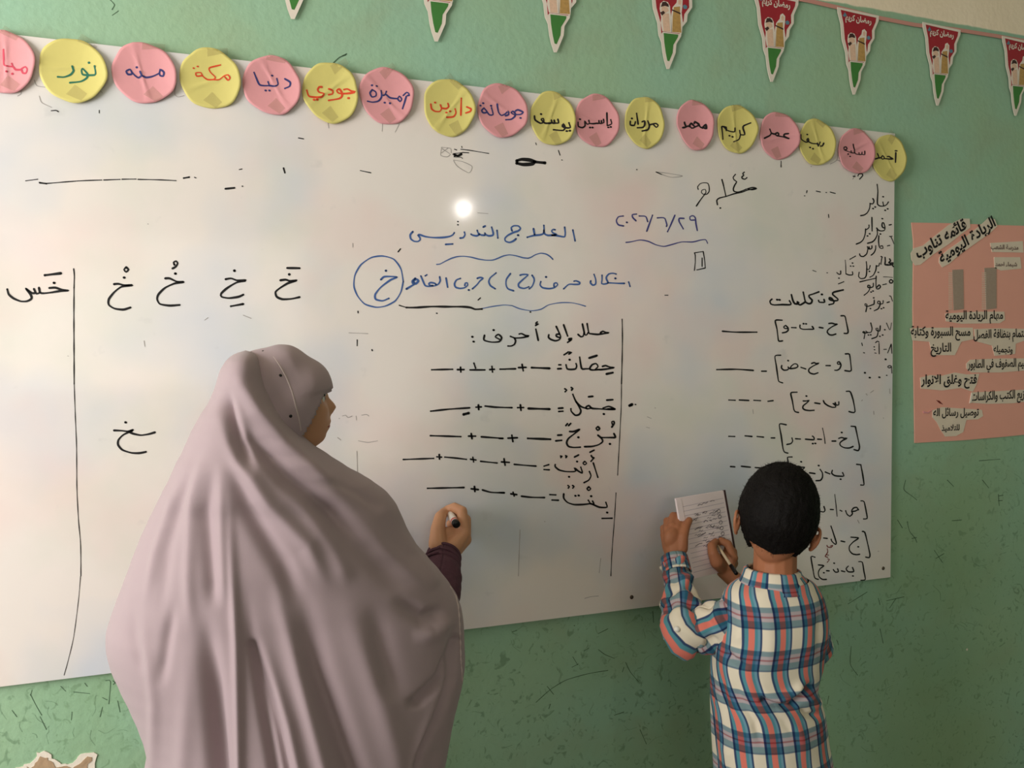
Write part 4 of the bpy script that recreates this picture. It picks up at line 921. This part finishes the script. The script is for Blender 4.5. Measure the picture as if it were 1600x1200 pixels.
cape_folds = [  # outline in the frame, height in mm (minus = hollow), half width px
 ([(352, 600), (356, 640), (372, 690), (400, 745)], -13.0, 10), ([(372, 570), (378, 600), (400, 640), (440, 690), (500, 740), (560, 775)], 12.0, 11),
 ([(368, 640), (400, 690), (450, 745), (520, 800), (570, 850)], -16.0, 15), ([(345, 650), (372, 720), (420, 790), (480, 850), (520, 930)], 10.0, 14),
 ([(350, 690), (385, 790), (440, 880), (475, 960)], -9.0, 15), ([(505, 745), (560, 770), (600, 800)], -5.0, 8),
 ([(312, 700), (270, 780), (245, 860), (225, 960)], 5.0, 8), ([(330, 660), (292, 750), (262, 860), (250, 980)], -3.7, 10), ([(318, 680), (300, 780), (296, 900), (300, 1000)], 5.0, 10),
 ([(338, 700), (322, 800), (330, 900), (335, 960)], -6.0, 11), ([(357, 720), (362, 850), (370, 1000), (374, 1200)], 9.0, 7), ([(345, 720), (348, 850), (352, 960)], 5.0, 9),
 ([(318, 930), (326, 1000), (334, 1080), (342, 1210), (345, 1300)], -18.0, 15), ([(298, 960), (292, 1080), (285, 1200)], 5.0, 14), ([(275, 930), (262, 1000), (250, 1080)], -4.3, 9),
 ([(225, 900), (228, 1000), (240, 1100), (238, 1200)], 4.3, 9), ([(205, 930), (210, 1000), (225, 1060)], -2.5, 9),
 ([(382, 900), (392, 1000), (410, 1090), (430, 1200)], -9.0, 9), ([(400, 960), (425, 1050), (450, 1130), (470, 1220)], 9.0, 10), ([(395, 1010), (420, 1080), (440, 1150), (455, 1220)], -7.0, 8, 1),
 ([(430, 850), (440, 950), (470, 1060), (505, 1200)], 9.0, 13), ([(468, 880), (478, 960), (495, 1050), (530, 1150), (560, 1230)], -16.0, 18),
 ([(540, 900), (555, 980), (590, 1080), (620, 1180)], 8.0, 20), ([(580, 930), (600, 1030), (620, 1100)], -7.0, 17), ([(560, 800), (600, 860), (650, 900), (690, 920)], 6.0, 14),
 ([(610, 930), (660, 965), (700, 955)], -9.0, 11), ([(640, 995), (680, 990), (705, 960)], 7.0, 12), ([(712, 960), (705, 1020), (690, 1060), (655, 1095), (630, 1105)], -13.0, 8), ([(716, 1000), (708, 1060), (685, 1120), (655, 1180), (640, 1230)], -10.0, 6, 1),
 ([(700, 1060), (672, 1120), (650, 1175)], 6.0, 8), ([(712, 1080), (700, 1140), (680, 1210)], 8.0, 9), ([(620, 820), (650, 870), (690, 915)], 5.0, 9), ([(480, 780), (540, 830), (590, 880), (640, 930)], -6.0, 16), ([(450, 760), (520, 860), (550, 920)], 5.0, 14)]
def run_down(f):
    # folds that leave the frame go on to the hem of the veil
    p = list(f[0]); (xa, ya), (xb, yb) = p[-2], p[-1]
    if yb < 1170: return f
    if yb > 1290: p[-1] = (xb, yb) = (xb, 1290)
    k = (xb - xa) / (yb - ya); p += [(xb + k * .6 * (1300 - yb), 1300), (xb + k * .6 * (1300 - yb) + k * 40, 1415), (xb + k * .6 * (1300 - yb) + k * 60, 1520)]
    return (p,) + tuple(f[1:])
cape_folds = [run_down(f) for f in cape_folds]
cape, cinfo = drape('veil', cape_rows, 3.2, 420, M['veil'], WR, cape_folds, back=.012, edge_power=2.15, noise_amp=.004, noise_scale=7)
def on_mesh(obj, pts, lift=.001):
    me = obj.data; bv = BVHTree.FromPolygons([v.co for v in me.vertices], [tuple(p.vertices) for p in me.polygons]); out = []
    for x, y in pts:
        d = ray(x, y).normalized(); h = bv.ray_cast(CAM, d)
        if h[0] is not None: out.append(h[0] - d * lift)
    return out
def fine(pts, step=3): return [(p.x, p.y) for p in catmull([Vector(q) for q in pts], step)]
sl = on_mesh(scarf, fine([(413, 548), (425, 556), (436, 570), (448, 592), (456, 612), (462, 635), (467, 655), (470, 674)]), .003)
if len(sl) > 3: newobj('piping', *tube_data(sl, .0014, 8), M['piping'], WR, True)
for x, y in ((411, 550), (438, 587), (454, 650)):
    h = on_mesh(scarf, [(x, y)], .002)
    if h: newobj('pin', *sphere_data(h[0], .003, 10, 8), M['penblack'], WR, True)
hem = on_mesh(cape, fine([(703, 917), (712, 932), (716, 950), (718, 975), (719, 1000), (720, 1030), (722, 1060), (723, 1085)], 2), .0015)
if len(hem) > 3: newobj('hem', *tube_data(hem, [.0016 + .0007 * math.sin(i * .9) for i in range(len(hem))], 8), M['piping'], WR, True)

# knitted sleeve from under the veil, and the dress below it
def sleeve(name, path, rad, m, parent, nu=48, cuff=False, amp=.003, wr=60, seed=0, uv0=0, flat=1.0, uoff=0.0):
    pts = catmull([Vector(p) for p in path], .006); n = len(pts)
    T, N, B = frames(pts); L = [0]
    for i in range(1, n): L.append(L[-1] + (pts[i] - pts[i - 1]).length)
    V = []; UV = []
    for i in range(n):
        t = L[i] / L[-1] * (len(rad) - 1); j = min(int(t), len(rad) - 2); r = rad[j] + (rad[j + 1] - rad[j]) * (t - j)
        for k in range(nu + 1):
            a = 2 * math.pi * k / nu
            d = N[i] * math.cos(a) + B[i] * math.sin(a) * flat
            w = amp * noise.noise(Vector((L[i] * wr, math.cos(a) * 1.4 + seed, math.sin(a) * 1.4))) + amp * .5 * noise.noise(pts[i] * 60 + d * 2)
            V.append(pts[i] + d * (r + w)); UV.append((a * .045 + uoff, L[i] + uv0))
    F = [(i * (nu + 1) + k, i * (nu + 1) + k + 1, (i + 1) * (nu + 1) + k + 1, (i + 1) * (nu + 1) + k) for i in range(n - 1) for k in range(nu)]
    o = newobj(name, V, F, m, parent, True, UV)
    s = o.modifiers.new('t', 'SOLIDIFY'); s.thickness = .002; s.offset = 0
    return o
cu = sleeve('sleeve', [elR.lerp(shR, .5), elR + Vector((.0, 0, -.01)), elR.lerp(wrR, .5) + Vector((.01, 0, 0)), elR.lerp(wrR, .95)], [.055, .052, .046, .036], M['plum'], WR, amp=.003)
mb = MB()
for q, rr in ((.97, .0375), (.86, .040), (.76, .042)):
    c = elR.lerp(wrR, q); ax = (wrR - elR).normalized(); T_, N_, B_ = frames([c, c + ax])
    loop = [c + (N_[0] * math.cos(a) + B_[0] * math.sin(a)) * rr for a in [2 * math.pi * k / 40 for k in range(41)]]
    mb.add(*tube_data(loop, .0035, 6))
mb.build('cuff_rib', M['plum'], WR, True)
# dress from the waist to the ankles
mb = MB(); V = []; nn_ = 96
for j in range(30):
    t = j / 29; z = 1.0 - .92 * t
    for k in range(nn_):
        a = 2 * math.pi * k / nn_; r = 1 + .06 * t * math.sin(9 * a) + .03 * math.sin(5 * a + 1)
        V.append(Vector((ch.x + (.17 + .06 * t) * r * math.cos(a), -.36 + (.12 + .05 * t) * r * math.sin(a), z)))
F = [(j * nn_ + k, j * nn_ + (k + 1) % nn_, (j + 1) * nn_ + (k + 1) % nn_, (j + 1) * nn_ + k) for j in range(29) for k in range(nn_)]
newobj('dress', V, F, M['plum'], WR, True)
def shoe(cx, cy, L, w, parent, m='leather'):
    V = []; prof = [(-.5, .5, .75), (-.42, .85, .85), (-.2, .9, .8), (.05, .85, .62), (.3, 1.0, .45), (.45, .8, .36), (.5, .35, .25)]
    nn = 16
    for (u, ww, h) in prof:
        for k in range(nn):
            a = 2 * math.pi * k / nn
            V.append(Vector((cx + math.cos(a) * w / 2 * ww, cy + u * L, .012 + max(-.0, .5 + .5 * math.sin(a)) * h * .085)))
    F = [(i * nn + k, i * nn + (k + 1) % nn, (i + 1) * nn + (k + 1) % nn, (i + 1) * nn + k) for i in range(len(prof) - 1) for k in range(nn)]
    F += [tuple(range(nn)), tuple(range((len(prof) - 1) * nn, len(prof) * nn))[::-1]]
    s = newobj('shoe', V, F, M[m], parent, True)
    P = [(cx + math.cos(a) * w / 2 * 1.02, cy + math.sin(a) * L / 2 * 1.01) for a in [2 * math.pi * k / 24 for k in range(24)]]
    newobj('sole', [(x, y, 0) for x, y in P] + [(x, y, .016) for x, y in P], [tuple(range(23, -1, -1)), tuple(range(24, 48))] + [(i, (i + 1) % 24, 24 + (i + 1) % 24, 24 + i) for i in range(24)], M['sole'], s)
shoe(ch.x - .085, -.32, .25, .09, WR); shoe(ch.x + .085, -.32, .25, .09, WR)
rebase(WR)

# the marker in that hand
mk = empty('marker_pen', tip); tag(mk, 'white board marker with black end cap held in the hand at the board', 'marker')
ax = (cap - tip)
newobj('barrel', *tube_data([tip.lerp(cap, t) for t in (.16, .2, .5, .86, .88)], [.006, .0082, .0086, .0086, .0086], 24), M['penwhite'], mk, True)
newobj('end_cap', *tube_data([tip.lerp(cap, t) for t in (.87, .9, .985, 1.0)], [.0088, .0090, .0088, .0074], 24), M['penblack'], mk, True)
newobj('collar', *tube_data([tip.lerp(cap, t) for t in (.06, .10, .17)], [.003, .005, .0062], 20), M['penblack'], mk, True)
newobj('nib', *tube_data([tip, tip.lerp(cap, .07)], [.0016, .0025], 12), M['penblack'], mk, True)
newobj('red_band', *tube_data([tip.lerp(cap, t) for t in (.78, .84)], [.0088, .0088], 24, False), M['penred'], mk, True)
rebase(mk)

# ----- the boy
BR = empty('person'); BY = -.375
BR.location = (W(1205, 1000, .375).x, BY, 0)
tag(BR, 'child with short black hair in a plaid shirt, seen from behind, copying from the board', 'person')
BC = W(1215, 806, .40); BS = .095
BRt = look(math.radians(30), math.radians(6), math.radians(11))
bb = MB()
ellipsoid(bb, BC, (1, 1, 1), BRt, 72, 56, head_fn(BS, True, .80))
nb, nt_ = W(1210, 912, .385), W(1212, 840, .385)
capsule(bb, [nt_, nb], [.046, .047]); 
tx = BR.location.x
ellipsoid(bb, (tx + .01, BY, 1.02), (.100, .07, .12)); ellipsoid(bb, (tx, BY, .88), (.105, .07, .14)); ellipsoid(bb, (tx + .01, BY, .72), (.095, .07, .10))
bsL, beL, bwL = W(1166, 958, .37), W(1080, 990, .30), W(1053, 872, .165)
bsR, beR, bwR = W(1260, 958, .37), W(1266, 1012, .27), W(1132, 892, .150)
capsule(bb, [(tx + .01, BY, bsL.z), bsL], [.036, .030]); capsule(bb, [(tx + .01, BY, bsR.z), bsR], [.036, .030])
capsule(bb, [bsL, beL], [.030, .028]); capsule(bb, [beL, bwL], [.029, .0205])
capsule(bb, [bsR, beR], [.030, .028]); capsule(bb, [beR, bwR], [.029, .0205])
for s in (-1, 1):
    hx = tx + s * .062
    capsule(bb, [(hx, BY, .68), (hx, BY, .38), (hx, BY - .01, .08)], [.062, .045, .030]); capsule(bb, [(hx, BY - .02, .045), (hx, BY + .09, .035)], [.028, .024])
for side in (-1, 1):
    e = ear_data(BC + BRt @ (Vector((side * .77, -.04, -.36)) * BS), BRt, BS * .82, side); bb.add(e.v, e.f)
JL = dict(wrist=bwL, i0=W(1058, 826, .150), m0=W(1050, 822, .140), r0=W(1043, 828, .132), p0=W(1038, 836, .126),
          i1=W(1062, 808, .128), m1=W(1052, 806, .118), r1=W(1042, 814, .110), p1=W(1036, 825, .106),
          i2=W(1074, 806, .108), m2=W(1066, 806, .098), r2=W(1056, 816, .094), p2=W(1050, 828, .092),
          i3=W(1086, 810, .100), m3=W(1080, 812, .092), r3=W(1070, 822, .090), p3=W(1063, 834, .090),
          t0=W(1064, 856, .168), t1=W(1067, 838, .166), t2=W(1071, 824, .158), t3=W(1077, 813, .150))
hand(bb, JL, 1.0); ellipsoid(bb, W(1051, 842, .155), (.024, .016, .028))
JR = dict(wrist=bwR, i0=W(1146, 872, .165), m0=W(1146, 880, .152), r0=W(1143, 886, .142), p0=W(1138, 890, .134),
          i1=W(1138, 850, .156), m1=W(1146, 862, .142), r1=W(1146, 872, .132), p1=W(1143, 880, .126),
          i2=W(1127, 845, .146), m2=W(1136, 854, .134), r2=W(1137, 866, .128), p2=W(1135, 876, .124),
          i3=W(1118, 851, .140), m3=W(1127, 860, .134), r3=W(1129, 870, .132), p3=W(1128, 880, .132),
          t0=W(1120, 878, .168), t1=W(1114, 864, .166), t2=W(1112, 853, .158), t3=W(1118, 846, .148))
hand(bb, JR, .98); ellipsoid(bb, W(1134, 876, .15), (.018, .016, .024))
bbody = remeshed('body', bb, .0026, M['skin_b'], BR, 3)
for s in (-1, 1):
    e = BC + BRt @ (Vector((s * .30, .71, .03)) * BS)
    eo = newobj('eye', *sphere_data(e, .011, 16, 12), M['eye'], BR, True)
    newobj('iris', *sphere_data(e + BRt @ Vector((0, .008, 0)), .005, 12, 8), M['iris'], eo, True)
    newobj('eyebrow', *tube_data([BC + BRt @ (Vector((s * x, y, z)) * BS) for x, y, z in ((.13, .92, .22), (.30, .87, .27), (.46, .74, .22))], .003, 6), M['hair'], BR, True)
newobj('lips', *tube_data([BC + BRt @ (Vector((x, .80 + .11 * (1 - (x / .2) ** 2) ** .5, -.56)) * BS) for x in (-.19, -.12, 0, .12, .19)], [.002, .0042, .005, .0042, .002], 8), M['lip'], BR, True)
# hair: a cap over the skull with a nape line and a fringe, clumped
hv, hf = sphere_data((0, 0, 0), 1, 220, 160); fn = head_fn(BS, True, .80); HV = []; ok = []
for v in hv:
    x, y, z = v; q = fn(Vector(v)); thick = .0075 + .006 * smoothstep(z)
    line_z = -.78 + .20 * abs(x) if y < -.25 else (-.78 + (y + .25) * 1.15 if y < .42 else .42 + (y - .42) * .25)
    edge = smoothstep((z - line_z) / .10)
    cl = noise.noise(Vector((x * 9, y * 9, z * 5))) * .0016 + noise.noise(Vector((x * 38, y * 38, z * 16))) * .0014 + noise.noise(Vector((x * 90, y * 90, z * 40))) * .0008
    HV.append(q + Vector((x * .95, y, z)).normalized() * ((thick + cl) * edge - .001 * (1 - edge))); ok.append(z > line_z - .02)
hair = newobj('hair', [BC + BRt @ p for p in HV], [f for f in hf if all(ok[i] for i in f)], M['hair'], BR, True)
rnd = random.Random(11); mbh = MB()
for _ in range(2600):
    i = rnd.randrange(len(HV))
    if not ok[i]: continue
    p = HV[i]; nrm = Vector(hv[i]); d = (nrm + Vector((rnd.uniform(-.9, .9), rnd.uniform(-.9, .3), rnd.uniform(-1.3, .1)))).normalized()
    l = rnd.uniform(.004, .009); s_ = d.cross(nrm).normalized() * .0005
    a = BC + BRt @ (p - nrm * .002); b = BC + BRt @ (p + d * l)
    mbh.add([a - BRt @ s_, a + BRt @ s_, b], [(0, 1, 2)])
for x0, y0, x1, y1 in ((1203, 729, 1193, 724), (1206, 728, 1197, 722), (1210, 728, 1203, 723), (1158, 778, 1154, 776)):
    a = W(x0, y0, .40); b = W(x1, y1, .40); mbh.add([a - Vector((0, 0, .0012)), a + Vector((0, 0, .0012)), b], [(0, 1, 2)])
tag(mbh.build('hair_strands', M['hair'], BR), kind='stuff')

shirt_rows = [(905, 1160, 1262, -.378, .062), (910, 1149, 1269, -.378, .067), (917, 1140, 1275, -.378, .072), (926, 1134, 1281, -.378, .078), (940, 1129, 1287, -.378, .083), (960, 1125, 1291, -.378, .087), (985, 1120, 1292, -.377, .09),
 (1010, 1116, 1289, -.376, .09), (1040, 1114, 1284, -.375, .09), (1065, 1114, 1277, -.375, .09), (1080, 1114, 1276, -.375, .09), (1095, 1114, 1281, -.375, .09), (1120, 1115, 1287, -.375, .092), (1150, 1116, 1291, -.375, .094), (1200, 1118, 1299, -.375, .098), (1260, 1120, 1304, -.375, .10), (1310, 1121, 1306, -.375, .10)]
shirt_folds = [([(1192, 1094), (1215, 1104), (1240, 1106)], -11, 4, 1), ([(1190, 1086), (1220, 1092), (1245, 1080), (1262, 1062)], 9, 7), ([(1240, 1100), (1256, 1080), (1275, 1068)], -9, 5, 1), ([(1246, 1105), (1262, 1118), (1285, 1120)], -8, 5),
 ([(1250, 1092), (1270, 1094), (1284, 1104)], 7, 7), ([(1150, 1015), (1175, 1070), (1215, 1110), (1250, 1150), (1270, 1200)], 5, 10), ([(1140, 1030), (1155, 1090), (1180, 1130), (1195, 1180)], -6, 8), ([(1165, 1040), (1190, 1090), (1225, 1125), (1255, 1170)], -4, 7),
 ([(1128, 1010), (1145, 1030), (1170, 1045)], -8, 5), ([(1122, 1030), (1130, 1080), (1138, 1140)], -4, 6), ([(1120, 1150), (1135, 1180), (1130, 1210)], 4, 7), ([(1200, 940), (1205, 1000), (1200, 1060)], 3, 12), ([(1150, 930), (1158, 980), (1150, 1010)], 4, 9), ([(1285, 940), (1278, 990), (1280, 1030)], -4, 6)]
shirt, sinfo = drape('shirt', shirt_rows, 2.2, 260, M['plaid'], BR, shirt_folds, back=.003, edge_power=2.3, uvscale='center', noise_amp=.003, noise_scale=16, top_cap=False)
# yoke between neck and shoulders closes the top of the shirt
n = 64; V = []; UV = []
cx0, a0_, z0_, cy0, b0_ = sinfo[0]
for j in range(5):
    t = j / 4
    for k in range(n):
        a = 2 * math.pi * k / n; rx = a0_ * (1 - t) + .056 * t; ry = b0_ * (1 - t) + .056 * t
        V.append(Vector((cx0 + (nb.x - cx0) * t + rx * math.cos(a), cy0 + ry * math.sin(a), z0_ + .022 * t))); UV.append((a * .08, .01 - .02 * t))
F = [(j * n + k, j * n + (k + 1) % n, (j + 1) * n + (k + 1) % n, (j + 1) * n + k) for j in range(4) for k in range(n)]
newobj('yoke', V, F, M['plaid'], BR, True, UV)
# collar: stand plus turned-down leaf
V = []; UV = []; n = 72
prof = [(.0525, .030), (.054, .036), (.058, .033), (.064, .014), (.072, -.004), (.076, -.010), (.072, -.010)]
for j, (r, h) in enumerate(prof):
    for k in range(n + 1):
        a = math.pi / 2 + .25 + (2 * math.pi - .5) * k / n
        tilt = .010 * math.cos(a) * -1
        V.append(Vector((nb.x + (r + .002) * math.cos(a) * 1.02, cy0 + r * math.sin(a) * .95, z0_ - .008 + h * .9 + tilt * .3))); UV.append((a * .062 + .012, .052 - h * 1.1))
F = [(j * (n + 1) + k, j * (n + 1) + k + 1, (j + 1) * (n + 1) + k + 1, (j + 1) * (n + 1) + k) for j in range(len(prof) - 1) for k in range(n)]
col_ = newobj('collar', V, F, M['plaid'], BR, True, UV); s = col_.modifiers.new('t', 'SOLIDIFY'); s.thickness = .0015
d1 = (beL - bwL).normalized()
sleeve('sleeve', [bsL + Vector((.025, 0, .008)), bsL + Vector((-.01, 0, .0)), bsL.lerp(beL, .55), beL + Vector((.006, 0, .0)), beL + Vector((-.022, 0, .012)), beL.lerp(bwL, .45) + Vector((-.006, 0, 0)), bwL.lerp(beL, .10)], [.044, .046, .049, .048, .043, .037, .032], M['plaid'], BR, amp=.017, wr=34, seed=3)
sleeve('sleeve', [bsR + Vector((-.02, 0, .005)), bsR.lerp(beR, .5) + Vector((.008, 0, 0)), beR + Vector((.004, 0, -.008)), beR.lerp(bwR, .35), beR.lerp(bwR, .62)], [.040, .042, .041, .038, .036], M['plaid'], BR, amp=.005, wr=30, seed=8, uoff=.02)
cf = sleeve('cuff', [bwL.lerp(beL, .22), bwL.lerp(beL, .1), bwL.lerp(beL, .0)], [.034, .0335, .032], M['plaid'], BR, amp=.001, wr=30, seed=5, uv0=.03)
bp = W(1057, 983, .34)
hb = on_mesh(bpy.data.objects[[o.name for o in BR.children if o.name.startswith('sleeve')][0]], [(1057.5, 983)], .0045)
bp = hb[0] if hb else bp
bt = newobj('button', *tube_data([bp, bp + ray(1057, 983).normalized() * .003], [.0060, .0064], 20), M['button'], BR, True)
# trousers and shoes (out of frame below)
for s in (-1, 1):
    hx = tx + s * .064; sleeve('trouser_leg', [(hx * 1.0 + (tx - hx) * .2, BY, .74), (hx, BY, .5), (hx, BY, .1)], [.058, .058, .050], M['denim'], BR, amp=.003, wr=14)
    shoe(hx, BY + .04, .19, .075, BR)
ellips = MB(); ellipsoid(ellips, (tx + .01, BY, .72), (.104, .08, .09)); ellips.build('trousers', M['denim'], BR, True)
rebase(BR)

# notebook
q = [W(1056, 779, .135), W(1133, 766, .105), W(1077, 906, .175)]; q.append(q[1] + (q[2] - q[0]) + (W(1147, 890, .145) - (q[1] + (q[2] - q[0]))) * .0)
TLn, TRn, BLn, BRn = q; U = TRn - TLn; Vv = BLn - TLn; Nn = Vv.cross(U).normalized()
if Nn.y > 0: Nn = -Nn
nbk = empty('notebook', BLn); tag(nbk, 'open pale notebook page with pencil writing, held up by the child against the board', 'notebook')
def pg(u, v, h=0): return TLn + U * u + Vv * v + Nn * h
def plate(name, u0, u1, v0, v1, h0, h1, m, bend=0):
    V = [];  k = 12
    for h in (h0, h1):
        for j in range(2):
            for i in range(k + 1):
                u = u0 + (u1 - u0) * i / k; V.append(pg(u, (v0, v1)[j], h + bend * math.sin(math.pi * u)))
    F = []
    w = k + 1
    for i in range(k):
        F += [(2 * w + i, 2 * w + i + 1, 3 * w + i + 1, 3 * w + i), (i, w + i, w + i + 1, i + 1), (i, i + 1, 2 * w + i + 1, 2 * w + i), (w + i, 3 * w + i, 3 * w + i + 1, w + i + 1)]
    F += [(0, 2 * w, 3 * w, w), (k, w + k, 3 * w + k, 2 * w + k)]
    return newobj(name, V, F, M[m], nbk)
plate('page_block', 0, .97, 0, 1, -.004, 0, 'page'); plate('cover', .0, 1.0, -.004, 1.004, -.0052, -.0042, 'page')
plate('dark_spine', .965, 1.0, -.004, .80, -.005, .0012, 'cover')
plate('turned_page', 0, .10, .02, 1, .0005, .0012, 'page')
mb = MB()
for k in range(15): 
    v = .10 + k * .058
    P = [pg(.08, v + .012, .0003), pg(.93, v - .006, .0003), pg(.93, v - .001, .0003), pg(.08, v + .017, .0003)]; mb.add(P, [(0, 1, 2, 3)])
tag(mb.build('ruled_lines', M['rule'], nbk), kind='stuff')
mb = MB(); rnd = random.Random(4)
def pen_pg(u, v): return pg(u / 100, v / 100, .0006)
ink(mb, (0, 0, 1), '40 13 44 12 48 13 52 11 56 12 60 11;66 11 70 10 74 11;47 23 52 22 56 23;60 26 64 25 70 26 76 24;24 31 30 29 36 28;46 35 50 33 54 35;58 34 62 35;26 42 34 40 42 40;48 42 52 43;58 41 62 43 66 41;30 51 38 50 46 48;52 50 58 51 62 49;22 62 30 60 36 60;44 60 50 59 56 61 62 58', .9, pen_pg)
for k in range(6):
    v = 24 + k * 7.2; ink(mb, (0, 0, 1), f'76 {v} 80 {v-1.5} 83 {v+.5} 80 {v+3} 76 {v+2} 77 {v}', .8, pen_pg)
for k in range(30):
    u = rnd.uniform(22, 74); v = rnd.uniform(20, 66); ink(mb, (0, 0, 1), f'{u} {v} {u+3} {v-rnd.uniform(.5,1.6)} {u+5} {v+.6} {u+8} {v-.6}', .6, pen_pg)
tag(mb.build('pencil_writing', M['grey_pencil'], nbk), kind='stuff')
rebase(nbk)
# pencil
pt, pe = W(1117, 846, .135), W(1151, 897, .235)
pc = empty('pen', pt); tag(pc, 'slim beige pen with dark end in the right hand of the child', 'pen')
newobj('barrel', *tube_data([pt.lerp(pe, t) for t in (.06, .14, .74)], [.0016, .0034, .0038], 12), M['wood'], pc, True)
newobj('dark_end', *tube_data([pt.lerp(pe, t) for t in (.74, .98, 1.0)], [.0048, .0050, .004], 12), M['penblack'], pc, True)
newobj('point', *tube_data([pt, pt.lerp(pe, .07)], [.0006, .0016], 8), M['penblack'], pc, True)
rebase(pc)
